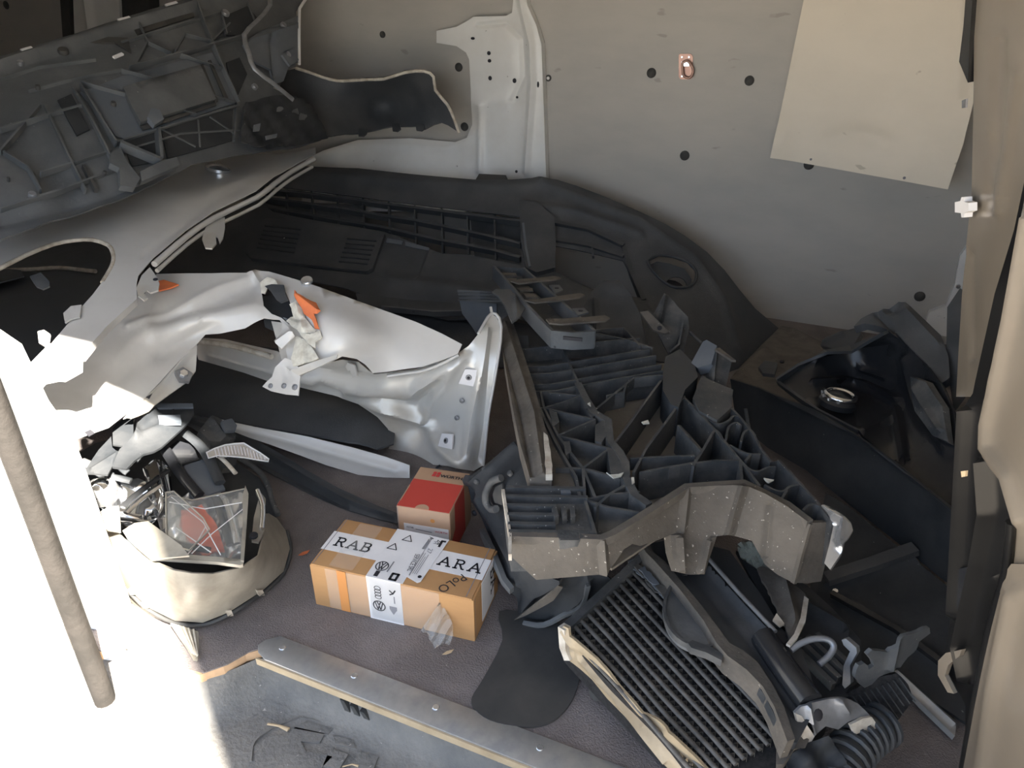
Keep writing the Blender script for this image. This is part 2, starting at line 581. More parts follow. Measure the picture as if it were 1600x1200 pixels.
# moulded tread blocks
for poly in ([(398, 1168), (425, 1150), (448, 1152), (462, 1138), (508, 1148), (500, 1162), (470, 1160), (478, 1176), (520, 1184), (490, 1215), (400, 1210)],
             [(520, 1150), (552, 1158), (556, 1172), (524, 1164)], [(516, 1172), (545, 1180), (530, 1204), (505, 1198)],
             [(560, 1176), (592, 1184), (580, 1212), (545, 1206)], [(458, 1140), (480, 1128), (522, 1140), (512, 1150)]):
    sheet('tread_block', poly, SZ, 'step_plastic', st, th=0.004, off=0.003, res=20)
rib('tread_rim', [(392, 1190), (398, 1160), (430, 1136), (470, 1122)], SZ, 0.004, 0.003, 'step_plastic', st, off=0.003, sm=4)
rib('tread_rim', [(470, 1122), (540, 1136), (640, 1160), (740, 1190)], SZ, 0.004, 0.003, 'step_plastic', st, off=0.003, sm=4)
# a moulded slot in the riser
for k in range(3):
    prism('slot', [(-0.505 + .016 * k, 0.552, -.03 - .004 * k), (-0.498 + .016 * k, 0.552, -.03 - .004 * k), (-0.490 + .016 * k, 0.552, -.05), (-0.499 + .016 * k, 0.552, -.05)], (0, .01, 0), 'rubber', st)

# aluminium trim strip along the step edge
tr = struct(thing('trim_1', None, None, (-0.2, 0.57, 0)))
P = [(-0.652, 0.562), (-0.648, 0.575), (-0.632, 0.589), (0.45, 0.589), (0.45, 0.545), (-0.625, 0.545), (-0.643, 0.552)]
prism('trim_top', [(x, y, 0.0005) for x, y in P], (0, 0, 0.003), 'aluminium', tr, bevel=0.0008)
prism('trim_lip', [(-0.64, 0.545, 0.0005), (0.45, 0.545, 0.0005), (0.45, 0.5425, 0.0005), (-0.64, 0.5425, 0.0005)], (0, 0, -0.012), 'cream_metal', tr)
for x in (-0.615, -0.49, -0.36, -0.21, -0.06):
    disc('screw', (x, 0.572, 0.0033), (0, 0, 1), 0.005, 0.0015, 'silver', tr, seg=10)

# far wall
wl = struct(box('wall_back', (X0, WY, -0.02), (X1, WY + 0.03, ROOF), 'wall_board'))
W = Surf([(1270, 507, ('y', WY)), (600, 54, ('y', WY)), (1500, 100, ('y', WY))])
NW = np.array((0, -1.0, 0))
for x, y, r in ((598, 54, 5), (717, 105, 6.5), (726, 198, 6.5), (1018, 114, 7.5), (1171, 126, 7.5), (1070, 243, 7.5), (1264, 257, 8), (1437, 463, 8), (10, 8, 6)):
    disc('plug', aty(x, y, WY), NW, W.m(r, x, y), 0.004, 'rubber', wl, dome=0.004)
disc('plug_ring', aty(857, 122, WY), NW, W.m(5, 857, 122), 0.003, 'rubber', wl)
disc('plug_eye', aty(857, 122, WY) + NW * 0.003, NW, W.m(2.4, 857, 122), 0.0012, 'van_white', wl)
for pts in ([(945, 190), (975, 165)], [(1350, 383), (1328, 378)]):
    pass

# pressed white inner pillar and wheel arch on the far wall
WP = Surf([(840, 100, ('y', 2.118)), (740, 100, ('y', 2.118)), (700, 55, ('y', 2.125)), (850, 270, ('y', 2.118)), (745, 270, ('y', 2.105)), (620, 270, ('y', 2.05)),
           (520, 250, ('y', 2.06)), (560, 222, ('y', 2.12)), (700, 225, ('y', 2.115)), (640, 330, ('y', 2.0)), (500, 330, ('y', 2.0)), (850, 330, ('y', 2.118))])
pil = bpy.data.objects.new('wall_pillar', None); COL.objects.link(pil); adopt(pil, (-0.85, 2.12, 0.0), None); struct(pil)
sheet('pressed_panel', [(802, 0), (802, -70), (812, -70), (824, 8), (838, 40), (846, 70), (850, 180), (855, 330), (470, 330), (478, 250), (505, 236), (560, 219), (640, 216), (712, 222),
                        (731, 215), (738, 195), (735, 130), (733, 93), (728, 82), (713, 72), (682, 67), (682, 48), (713, 42), (728, 34), (740, 26), (790, 25), (800, 20)],
      WP, 'van_white', pil, th=0.03, res=12,
      ridges=[([(806, -40), (818, 20), (830, 70), (832, 130), (822, 270)], 5, 0.014), ([(745, 40), (790, 36), (815, 60), (818, 120), (800, 158)], 4, -0.010),
              ([(748, 160), (790, 155)], 10, 0.008), ([(752, 165), (750, 270)], 5, 0.010), ([(740, 205), (728, 225), (700, 232), (560, 226), (500, 245)], 7, 0.008)])
for x, y, w, h in ((739, 60, 3.5, 2), (764, 83, 3, 3), (765, 95, 3, 2.6), (766, 122, 3, 3.4), (804, 126, 3.2, 3.6), (808, 152, 1.8, 1.8), (841, 132, 1.7, 4.5), (807, 268, 2.2, 2.2), (824, 70, 1.5, 1.5)):
    disc('punched_hole', WP.at([(x, y)], 0.001)[0], NW, WP.m(w, x, y), 0.0015, 'ink', pil, seg=10, squash=h / w)

# white corner gusset low on the right of the far wall
gs = Surf([(1480, 420, ('y', 2.13)), (1450, 510, ('y', 2.13)), (1500, 400, ('y', 2.13))])
g = struct(sheet('wall_gusset', [(1515, 380), (1500, 400), (1492, 445), (1478, 478), (1452, 488), (1446, 505), (1466, 524), (1512, 530), (1530, 420)], gs, 'van_white', None, th=0.02, res=16))
disc('screw', gs.at([(1497, 447)])[0], NW, 0.006, 0.006, 'silver', g)
disc('rivet', gs.at([(1467, 495)])[0], NW, 0.004, 0.003, 'van_white', g)

# panels and posts far left behind the heap
po = bpy.data.objects.new('wall_post', None); COL.objects.link(po); adopt(po, (-3.0, WY, 0.4), None); struct(po)
WF = Surf([(100, 0, ('y', 2.10)), (200, 60, ('y', 2.10)), (20, 80, ('y', 2.10))])
sheet('post_face', [(112, -60), (182, -60), (190, 75), (118, 100)], WF, 'van_white', po, th=0.045, res=20, ridges=[([(130, -60), (150, 90)], 6, 0.02)])
sheet('post_gap', [(88, -60), (104, -60), (112, 110), (100, 110)], WF, 'rubber', po, th=0.045, res=20, off=-0.004)
sheet('post_gap', [(186, -60), (228, -60), (236, 100), (193, 100)], WF, 'rubber', po, th=0.045, res=20, off=-0.004)

# closed shell: roof, bulkhead, near side with the door opening, header
struct(box('ceiling', (X0 - 0.03, 0.40, ROOF), (X1, WY + 0.03, ROOF + 0.03), 'van_cream'))
struct(box('wall_left', (X0 - 0.03, 0.40, -0.02), (X0, WY + 0.03, ROOF), 'van_cream'))
struct(box('wall_front', (X0, 0.40, -0.3), (-1.25, 0.46, ROOF), 'van_cream'))
struct(box('wall_header', (-1.25, 0.40, HEAD), (X1, 0.46, ROOF), 'shaded_cream', None, bevel=0.01))
struct(box('wall_right', (0.42, 0.40, -0.3), (X1, 0.46, HEAD), 'van_cream'))

# near door pillar on the left, in the sun, with its rubber seal
PS = Surf([(187, 985, ('y', 0.500)), (60, 900, ('y', 0.47)), (20, 640, ('y', 0.47))])
jl = bpy.data.objects.new('wall_door_pillar', None); COL.objects.link(jl); adopt(jl, (-0.9, 0.46, -0.1), None); struct(jl)
sheet('pillar_face', [(188, 985), (145, 868), (101, 745), (80, 698), (45, 650), (0, 560), (-120, 480), (-420, 480), (-420, 1300), (160, 1300), (205, 1080), (196, 1010)], PS, 'sill_paint', jl, th=0.035, res=40)
SS = Surf([(190, 1130, ('y', 0.452)), (0, 620, ('y', 0.442)), (120, 1000, ('y', 0.445))])
tubepx('door_seal', [(-60, 480), (-20, 560), (12, 640), (60, 770), (110, 910), (150, 1020), (178, 1096), (205, 1170)], SS, [0.014] * 36 + [0.011] * 20, 'seal_rubber', jl, sm=4, off=0.012, seg=12)
sheet('sill_top', [(200, 995), (250, 1018), (275, 1045), (285, 1075), (300, 1210), (150, 1300), (120, 1130), (185, 1130), (205, 1080)],
      Surf([(200, 1000, -0.03), (310, 1070, -0.066), (200, 1180, -0.066), (380, 1200, -0.069), (250, 1050, -0.06)]), 'sill_paint', jl, th=0.01, res=24)
sheet('brown_corner', [(25, 1122), (60, 1135), (105, 1168), (130, 1210), (60, 1210)], Surf([(25, 1122, ('y', 0.40)), (130, 1200, ('y', 0.40)), (60, 1200, ('y', 0.39))]), 'shaded_brown', jl, th=0.004, res=24)

# unseen door-shaped panel on the right, added so its edge shades the doorway
sd = bpy.data.objects.new('shade_door', None); COL.objects.link(sd); adopt(sd, (0.35, 0.15, -0.3), None); struct(sd)
prism('shade_door_skin', [(0.44, 0.40, -0.33), (0.25, -0.137, -0.33), (0.275, -0.147, -0.33), (0.465, 0.39, -0.33)], (0, 0, 2.1), 'van_cream', sd, bevel=.006)
prism('shade_door_inner', [(0.425, 0.39, -0.26), (0.26, -0.09, -0.26), (0.277, -0.096, -0.26), (0.445, 0.384, -0.26)], (0, 0, 1.8), 'van_cream', sd, bevel=.006)

# closed rear doors
struct(box('door_2', (X1, 0.40, -0.02), (X1 + 0.04, WY + 0.03, ROOF), 'van_cream', None, bevel=0.01))
# ------------------------------------------------------------------ things on the far wall
SB = Surf([(1205, 245, ('y', 2.10)), (1480, 295, ('y', 2.04)), (1260, -60, ('y', 2.125)), (1540, -60, ('y', 2.06))])
o = sheet('hanging_sheet', [(1268, -60), (1205, 246), (1300, 263), (1400, 281), (1481, 296), (1505, 225), (1521, 160), (1530, -60)], SB, 'sheet_board', None, th=0.004, res=16,
          ridges=[([(1290, 220), (1340, 205), (1385, 222)], 14, -0.006), ([(1205, 246), (1225, 205)], 16, 0.012), ([(1500, 0), (1495, 150)], 12, 0.006)])
tag(o, 'pale beige board sheet hanging askew on the grey wall', 'sheet')
disc('screw_hole', SB.at([(1413, 278)], 0.001)[0], SB.n([(1413, 278)])[0], 0.0035, 0.001, 'ink_grey', o, seg=10)
disc('screw_hole', SB.at([(1267, 249)], 0.001)[0], SB.n([(1267, 249)])[0], 0.003, 0.001, 'ink_grey', o, seg=10)

td = thing('tie_down_ring', 'small coppery tie-down plate with a folded ring on the wall', 'tie-down', aty(1072, 120, WY))
SW = Surf([(1060, 85, ('y', WY)), (1085, 85, ('y', WY)), (1070, 125, ('y', WY))])
sheet('plate', [(1062, 84), (1080, 84), (1083, 88), (1083, 120), (1079, 124), (1064, 124), (1061, 120), (1061, 88)], SW, 'brass_pink', td, th=0.004, off=0.004, res=8)
tubepx('ring', [(1068, 98), (1076, 95), (1083, 104), (1084, 114), (1078, 121), (1070, 118), (1068, 108)], SW, 0.0032, 'brass_pink', td, off=0.012, closed=True)
sheet('hinge', [(1066, 96), (1078, 96), (1078, 103), (1066, 103)], SW, 'silver', td, th=0.008, off=0.011, res=8)
for x, y in ((1066, 89), (1077, 89), (1066, 119)):
    disc('rivet', SW.at([(x, y)], 0.004)[0], NW, 0.003, 0.0015, 'silver', td, seg=8)

# ------------------------------------------------------------------ dark bumper cover lying face down on top of the fenders (upper left)
TB = Surf([(0, 375, 0.50), (490, 220, 0.50), (0, 90, 0.735), (440, 0, ('y', 1.86)), (250, 150, 0.655)])
tb = thing('bumper_cover', 'dusty dark inside of a torn bumper cover lying on the white fenders', 'bumper', atz(200, 330, 0.4))
base = sheet('shell', [(-70, 112), (0, 89), (127, 51), (233, 16), (307, -6), (420, -50), (490, -50), (474, 2), (463, 18), (463, 104), (445, 110), (437, 133), (425, 138), (455, 152), (472, 162), (486, 176),
                       (500, 205), (502, 220), (470, 230), (380, 241), (300, 257), (272, 268), (240, 285), (180, 314), (80, 345), (0, 374), (-70, 400)],
             TB, 'hazed_dusty_grey', tb, th=0.004, res=14, jag=0.8,
             ridges=[([(0, 105), (233, 30), (400, -20)], 9, 0.016), ([(20, 210), (110, 300)], 30, -0.012), ([(0, 345), (180, 300), (280, 262)], 10, -0.012), ([(430, 175), (480, 190)], 22, 0.02)])
# lighter window in the lattice
sheet('recessed_plate', [(125, 147), (190, 122), (330, 84), (347, 112), (366, 162), (300, 185), (205, 222), (180, 215), (160, 185)], TB, 'dusty_blue', tb, th=0.003, off=0.004, res=16)
sheet('raised_cover', [(192, 147), (308, 110), (318, 132), (331, 162), (217, 201), (205, 178)], TB, 'hazed_dusty_grey', tb, th=0.012, off=0.018, res=14, sharp=60)
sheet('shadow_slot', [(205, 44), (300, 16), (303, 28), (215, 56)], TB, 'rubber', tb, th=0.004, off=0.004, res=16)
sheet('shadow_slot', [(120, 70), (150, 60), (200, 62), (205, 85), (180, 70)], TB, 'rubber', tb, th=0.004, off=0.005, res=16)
RB = [([(190, 70), (350, 20)], .016), ([(202, 112), (290, 87), (377, 60)], .03), ([(305, 5), (310, 23), (345, 112), (368, 163)], .03), ([(190, 115), (363, 163)], .024),
      ([(128, 135), (303, 183)], .024), ([(273, 88), (347, 112)], .024), ([(217, 40), (230, 70), (213, 104)], .02), ([(230, 70), (267, 87)], .02), ([(288, 57), (273, 83)], .02),
      ([(288, 57), (327, 67)], .02), ([(330, 67), (357, 40)], .02), ([(127, 140), (153, 185), (180, 230)], .03), ([(115, 143), (145, 195), (173, 253)], .022),
      ([(70, 167), (110, 253), (133, 300)], .012), ([(0, 240), (63, 167)], .012), ([(6, 240), (43, 263), (63, 300)], .012), ([(63, 273), (167, 240)], .012),
      ([(180, 228), (280, 195), (370, 167)], .02), ([(190, 240), (280, 212), (372, 205)], .014), ([(0, 127), (60, 108), (150, 96)], .014), ([(45, 145), (120, 125), (190, 112)], .014),
      ([(307, 190), (310, 232)], .014), ([(368, 163), (363, 222)], .014), ([(250, 205), (303, 232)], .014), ([(325, 185), (362, 210)], .014), ([(345, 26), (352, 56)], .02), ([(385, 8), (395, 35)], .02)]
for p, h in RB:
    rib('rib', p, TB, h * .55 + .006, .0035, 'hazed_dusty_grey', tb, off=h * .55)
rib('bracket_arm', [(185, 236), (243, 260)], TB, .02, .008, 'hazed_dusty_grey', tb, off=.026)
rib('bracket_arm', [(242, 213), (245, 258)], TB, .02, .006, 'hazed_dusty_grey', tb, off=.026)
sheet('bracket', [(170, 252), (185, 243), (192, 262), (213, 290), (205, 305), (183, 302), (182, 275), (168, 268)], TB, 'hazed_dusty_grey', tb, th=.014, off=.022, res=10, sharp=60)
sheet('bracket_foot', [(213, 280), (245, 262), (268, 255), (273, 268), (215, 295)], TB, 'hazed_dusty_grey', tb, th=.014, off=.022, res=10, sharp=60)
sheet('light_tab', [(375, 75), (400, 55), (462, 28), (462, 100), (446, 108), (438, 130), (425, 134), (418, 112), (392, 100)], TB, 'dusty_blue', tb, th=.006, off=.012, res=10,
      ridges=[([(380, 72), (455, 45)], 5, .012), ([(420, 60), (425, 120)], 4, -.01)])
tubepx('edge_strip', [(410, -6), (413, 20), (392, 45), (372, 67), (378, 95), (386, 118), (415, 140), (445, 164)], TB, .006, 'steel_grey', tb, off=.03, sm=2, flat=.5)
sheet('clip_plate', [(432, 92), (450, 82), (458, 100), (444, 109)], TB, 'dusty_blue', tb, th=.006, off=.022, res=8)
for x, y, r in ((50, 310, 6), (33, 104, 5), (100, 85, 8), (348, 30, 6), (267, 155, 3), (177, 167, 4), (436, 46, 5), (442, 91, 5), (60, 142, 4), (162, 275, 3), (13, 286, 2.5), (237, 190, 8), (390, 142, 5)):
    disc('bolt', TB.at([(x, y)], .018 if y < 60 or x > 370 else .006)[0], TB.n([(x, y)])[0], TB.m(r, x, y), .006, 'steel_grey' if r in (6, 5) else 'rubber', tb, seg=12)
sheet('knuckle', [(232, 182), (244, 184), (250, 198), (236, 208), (226, 196)], TB, 'dusty_blue', tb, th=.012, off=.024, res=6)
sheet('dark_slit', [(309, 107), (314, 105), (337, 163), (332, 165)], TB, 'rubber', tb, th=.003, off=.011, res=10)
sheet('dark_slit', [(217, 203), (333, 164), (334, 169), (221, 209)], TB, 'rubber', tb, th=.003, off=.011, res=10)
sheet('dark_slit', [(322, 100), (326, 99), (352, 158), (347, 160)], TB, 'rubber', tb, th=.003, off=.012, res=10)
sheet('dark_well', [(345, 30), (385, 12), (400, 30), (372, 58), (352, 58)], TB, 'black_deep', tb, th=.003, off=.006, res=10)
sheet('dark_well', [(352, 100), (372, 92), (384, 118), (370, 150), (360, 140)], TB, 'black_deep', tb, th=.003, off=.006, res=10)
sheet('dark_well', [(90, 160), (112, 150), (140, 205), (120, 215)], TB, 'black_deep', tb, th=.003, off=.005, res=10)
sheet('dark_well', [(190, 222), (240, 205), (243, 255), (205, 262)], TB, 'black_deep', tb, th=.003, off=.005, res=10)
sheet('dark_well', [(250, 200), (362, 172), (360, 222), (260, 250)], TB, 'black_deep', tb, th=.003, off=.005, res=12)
sheet('crumpled_mount', [(375, 168), (405, 158), (440, 152), (468, 160), (486, 178), (500, 205), (503, 222), (470, 231), (400, 238), (368, 226)], TB, 'black_deep', tb, th=.004, off=.02, res=6, jag=1.2,
      wave=lambda x, y: .006 * math.sin(x * .22 + y * .1) * math.cos(y * .25))
for q in ([(384, 205), (394, 202), (392, 214), (383, 215)], [(402, 222), (420, 218), (419, 224), (403, 228)]):
    sheet('chip', q, TB, 'dusty_blue', tb, th=.003, off=.03, res=6)
tubepx('painted_edge', [(482, -30), (474, 2), (463, 18), (462, 60), (462, 104)], TB, .004, 'paper_white', tb, off=.014, sm=1)
rib('long_rib', [(0, 205), (60, 188), (128, 168)], TB, .012, .004, 'hazed_dusty_grey', tb, off=.008)
rib('long_rib', [(0, 330), (90, 302), (180, 268)], TB, .012, .004, 'hazed_dusty_grey', tb, off=.008)
rib('long_rib', [(130, 262), (150, 300)], TB, .01, .006, 'rubber', tb, off=.008)
for p in ([(35, 88), (52, 83)], [(185, 40), (203, 35)], [(258, 16), (275, 11)], [(178, 98), (192, 92)]):
    rib('bright_tab', p, TB, .004, .006, 'paper_white', tb, off=.014)
# torn wing of the same cover with its white painted edge
TWG = Surf([(463, 107, ('y', 1.84)), (718, 207, ('y', 1.95)), (680, 130, ('y', 1.92)), (600, 122, ('y', 1.90)), (503, 213, ('y', 1.74)), (600, 165, ('y', 2.02)), (440, 160, ('y', 1.78)), (610, 200, ('y', 1.95))])
top_edge = [(463, 107), (483, 113), (505, 121), (527, 126), (547, 125), (575, 123), (600, 122), (633, 112), (663, 110), (678, 119), (681, 140), (700, 163), (710, 185), (718, 208)]
sheet('wing', top_edge + [(700, 196), (690, 192), (677, 195), (663, 203), (653, 198), (633, 197), (613, 197), (585, 203), (560, 208), (530, 211), (503, 214), (470, 200), (440, 160), (437, 133), (446, 110)],
      TWG, 'black_textured', tb, th=.004, res=12, jag=.8)
tubepx('painted_edge', top_edge, TWG, .0042, 'raw_edge', tb, off=.003, sm=2)
for x, y in ((566, 210), (620, 202), (658, 201)):
    sheet('clip', [(x - 7, y - 7), (x + 6, y - 6), (x + 7, y + 1), (x + 2, y + 5), (x - 6, y + 4)], TWG, 'black_plastic', tb, th=.005, off=.006, res=6)

# ------------------------------------------------------------------ upper white fender with the wheel arch
F1 = Surf([(493, 233, ('y', 1.71)), (400, 285, .455), (333, 325, .445), (213, 440, .41), (125, 550, .375), (80, 545, .37), (0, 412, .44), (160, 385, .44), (177, 407, .43), (273, 290, .475), (0, 345, .47), (380, 255, ('y', 1.5))])
f1 = thing('car_fender', 'upper white fender with an open wheel arch and silver badge under the dark bumper', 'fender', atz(180, 480, .2))
arch = [(80, 537), (104, 508), (127, 480), (145, 460), (160, 440), (171, 422), (177, 407), (176, 393), (168, 381), (143, 373), (115, 374), (83, 380), (40, 397), (0, 417)]
sheet('skin', [(-60, 445), (-60, 350), (0, 335), (150, 290), (273, 250), (383, 240), (433, 241), (470, 236), (493, 230), (493, 240), (478, 248), (455, 259), (428, 278), (400, 299), (333, 331), (290, 360), (240, 402),
               (216, 430), (213, 445), (212, 467), (165, 510), (125, 556)] + arch, F1, 'white_paint', f1, th=.0015, res=14,
      ridges=[([(60, 345), (200, 305), (300, 285)], 22, -.008), ([(230, 300), (330, 300), (420, 270)], 16, .006), ([(225, 400), (330, 315), (460, 255)], 6, -.003)])
tubepx('arch_lip', arch[4:] + [(-40, 436)], F1, .004, 'raw_edge', f1, off=-.002, sm=2)
tubepx('edge_flange', [(490, 243), (455, 262), (428, 281), (400, 302), (333, 334), (290, 363), (240, 405)], F1, .006, 'white_paint', f1, off=-.010, sm=2)
tubepx('edge_flange', [(487, 249), (455, 267), (430, 285), (402, 307), (335, 339), (290, 368), (243, 408)], F1, .004, 'inner_steel', f1, off=-.02, sm=2)
rib('rib', [(212, 440), (212, 467), (165, 510), (125, 556)], F1, .012, .003, 'white_paint', f1)
sheet('hook_tab', [(328, 330), (350, 328), (350, 345), (347, 360), (342, 368), (339, 358), (336, 357), (337, 368), (330, 376), (320, 375), (315, 362), (318, 350)], F1, 'inner_steel', f1, th=.003, off=-.016, res=6)
sheet('hook_tab', [(235, 422), (245, 436), (250, 447), (248, 458), (236, 462), (230, 458), (226, 463), (232, 470), (226, 474), (217, 467), (214, 455), (222, 435)], F1, 'inner_steel', f1, th=.003, off=.006, res=6)
disc('tab_hole', F1.at([(244, 442)], .007)[0], F1.n([(244, 442)])[0], .004, .001, 'ink', f1, seg=8)
sheet('mount_tab', [(104, 508), (101, 493), (113, 482), (129, 480), (126, 499), (112, 502)], F1, 'white_paint', f1, th=.003, off=.005, res=6)
sheet('mount_tab', [(60, 520), (70, 517), (80, 524), (77, 540), (70, 542), (62, 538)], F1, 'white_paint', f1, th=.003, off=.003, res=6)
sheet('mount_tab', [(40, 408), (57, 402), (70, 416), (70, 424), (60, 428), (50, 424), (44, 415)], F1, 'hazed_dusty_grey', f1, th=.003, off=-.03, res=6)
sheet('foot_flange', [(78, 537), (125, 556), (124, 575), (97, 590), (88, 589), (62, 594), (50, 612), (38, 578)], F1, 'white_paint', f1, th=.01, off=.001, res=12, sharp=60)
bd = disc('badge', F1.at([(340, 268)], .004)[0], F1.n([(340, 268)])[0], F1.m(19, 340, 268), .009, 'silver', f1, seg=24, squash=.75, dome=.005, axis=(1, .55, 0))
c0 = F1.at([(340, 268)], .0095)[0]
tube('badge_bar', [c0 + np.array((-.014, -.004, .001)), c0 + np.array((.014, .004, .001))], .002, 'chrome', bd)

# dark plastic seen through that arch, with the pale lip of the one behind
AL = Surf([(0, 470, .12), (160, 440, .14), (60, 590, .16), (150, 530, .16)])
al = thing('wheel_liner', 'dark grey wheel liner seen through the arch of the upper fender', 'liner', atz(80, 560, .02))
sheet('liner_shell', [(-60, 380), (120, 355), (190, 380), (190, 440), (140, 520), (60, 640), (0, 640), (-60, 640)], AL, 'dusty_blue', al, th=.004, res=18, ridges=[([(0, 500), (130, 440)], 40, .02)])
tubepx('pale_lip', [(-30, 440), (30, 437), (60, 436), (100, 434), (155, 440)], AL, .006, 'raw_edge', al, off=.03)
sheet('pale_band', [(-40, 444), (20, 438), (40, 440), (45, 450), (0, 462), (-40, 480)], AL, 'dusty_blue', al, th=.003, off=.035, res=12)

# ------------------------------------------------------------------ lower crumpled white fender
F2 = Surf([(245, 428, .37), (400, 422, .375), (550, 467, .345), (650, 503, .30), (720, 540, .265), (600, 578, .235), (480, 580, .25), (447, 520, .30), (383, 512, .305), (308, 537, .285), (250, 597, .255),
           (193, 650, .235), (73, 700, .25), (40, 620, .29), (125, 560, .30), (213, 470, .35), (300, 480, .345), (530, 530, .31)])
f2 = thing('car_fender', 'crumpled white fender with a torn hole and orange scraps beneath the upper fender', 'fender', atz(400, 620, .0))
sheet('skin', [(245, 428), (290, 427), (330, 427), (385, 425), (398, 421), (420, 424), (450, 433), (500, 449), (550, 467), (600, 485), (650, 503), (690, 521), (722, 538), (715, 553), (690, 563), (660, 573), (630, 577),
               (605, 581), (583, 583), (572, 570), (560, 562), (535, 558), (510, 568), (480, 582), (463, 592), (452, 575), (447, 548), (449, 524), (447, 513), (437, 500), (413, 498), (397, 505), (383, 513), (345, 521),
               (320, 523), (308, 537), (290, 553), (250, 597), (220, 628), (193, 650), (170, 668), (130, 682), (100, 695), (73, 703), (45, 665), (20, 625), (0, 600), (60, 590), (125, 555), (213, 466)],
      F2, 'white_paint', f2, th=.0015, res=10, holes=[[(408, 453), (424, 447), (440, 450), (449, 461), (456, 476), (463, 500), (452, 507), (440, 497), (425, 491), (413, 480)]],
      ridges=[([(395, 430), (340, 450), (260, 490), (200, 510)], 6, .006), ([(395, 440), (330, 475), (250, 500)], 16, -.012), ([(240, 520), (300, 500), (400, 485)], 14, .012), ([(250, 555), (330, 510)], 10, -.008),
              ([(620, 540), (600, 545), (540, 565)], 14, -.006), ([(450, 470), (560, 520), (620, 545)], 22, .008), ([(393, 424), (405, 440), (409, 452)], 5, .008), ([(190, 560), (240, 500)], 14, .006), ([(150, 620), (210, 560)], 16, -.006)])
for q in ([(101, 690), (110, 685), (117, 690), (107, 696)], [(132, 676), (141, 672), (148, 678), (139, 683)]):
    sheet('slot', q, F2, 'ink', f2, th=.002, off=.002, res=8)
# folded edge with a clip under the arch
sheet('arch_flange', [(308, 537), (307, 560), (306, 577), (296, 592), (267, 613), (243, 630), (233, 640), (205, 652), (193, 652), (220, 628), (250, 597), (272, 574), (290, 553)], F2, 'inner_steel', f2, th=.003, off=-.004, res=8,
      ridges=[([(300, 545), (250, 605), (200, 650)], 5, .006)])
cl = sheet('clip', [(272, 583), (285, 576), (301, 586), (295, 599), (280, 597)], F2, 'steel_grey', f2, th=.008, off=.006, res=6)
disc('clip_nut', F2.at([(286, 588)], .006)[0], F2.n([(286, 588)])[0], .008, .006, 'silver', cl, seg=6)
sheet('slit', [(228, 622), (238, 616), (233, 624)], F2, 'ink', f2, th=.002, off=.003, res=6)
# inner panel, wavy bright steel turning up into the pointed corner
FW = Surf([(768, 492, .29), (783, 515, .27), (755, 727, .02), (725, 733, .02), (745, 525, .27), (715, 553, .245), (660, 575, .215), (600, 583, .205), (530, 562, .215), (433, 552, .20), (350, 530, .19), (350, 570, .13),
           (470, 618, .11), (560, 630, .10), (672, 662, .06), (690, 715, .02), (640, 620, .13), (730, 620, .155), (700, 690, .055), (610, 670, .045)])
sheet('inner_panel', [(768, 490), (776, 496), (783, 510), (781, 533), (773, 590), (763, 650), (755, 727), (740, 736), (722, 733), (700, 728), (660, 725), (625, 718), (605, 705), (612, 690), (606, 670), (590, 652), (560, 630), (520, 618),
                      (470, 605), (420, 596), (380, 582), (345, 572), (310, 562), (305, 545), (318, 528), (350, 530), (433, 549), (470, 575), (535, 562), (560, 566), (583, 586), (605, 584), (660, 576), (690, 566), (716, 553), (733, 540), (747, 522)],
      FW, 'inner_steel', f2, th=.0015, res=9,
      ridges=[([(470, 590), (560, 610), (640, 612), (700, 570)], 9, .014), ([(480, 575), (580, 595), (650, 590), (730, 545)], 7, -.010), ([(540, 615), (600, 640), (672, 662)], 7, .012),
              ([(500, 600), (570, 625), (650, 635), (690, 600)], 7, -.012), ([(672, 662), (680, 620), (720, 560)], 8, .01), ([(672, 664), (685, 700), (715, 725)], 8, .01), ([(760, 520), (745, 620), (728, 720)], 8, .012),
              ([(770, 520), (757, 640), (748, 720)], 6, -.008), ([(330, 552), (430, 580)], 8, .01), ([(725, 590), (700, 690)], 12, -.006)])
tubepx('corner_edge', [(747, 522), (768, 490), (783, 512), (773, 590), (763, 650), (755, 727)], FW, .003, 'white_paint', f2, off=.002, sm=3)
rib('corner_spike', [(768, 492), (766, 480)], FW, .004, .004, 'inner_steel', f2, off=.004)
tubepx('lip', [(716, 553), (690, 566), (660, 576), (630, 580), (606, 584)], FW, .004, 'white_paint', f2, off=.006, sm=3)
tubepx('back_rail', [(318, 530), (370, 536), (436, 553)], FW, .006, 'raw_edge', f2, off=.02, sm=2)
for q in ([(727, 575), (747, 577), (740, 602), (718, 597)], [(694, 678), (710, 679), (709, 702), (688, 697)]):
    c = np.mean(q, 0)
    w = sheet('nut_plate', q, FW, 'paper_white', f2, th=.004, off=.006, res=8)
    disc('nut_hole', FW.at([c], .006)[0], FW.n([c])[0], .006, .002, 'steel_grey', w, seg=10)
    disc('nut_bore', FW.at([c], .008)[0], FW.n([c])[0], .003, .001, 'ink', w, seg=10)
for c in ((722, 626), (714, 653)):
    disc('spot_hole', FW.at([c], .002)[0], FW.n([c])[0], .005, .001, 'steel_grey', f2, seg=10)
sheet('slot', [(681, 731), (688, 726), (689, 728), (683, 733)], FW, 'ink', f2, th=.002, off=.003, res=6)
sheet('pleat_tab', [(545, 567), (549, 562), (560, 566), (563, 582), (556, 584), (552, 573), (549, 575)], FW, 'white_paint', f2, th=.003, off=.012, res=6)
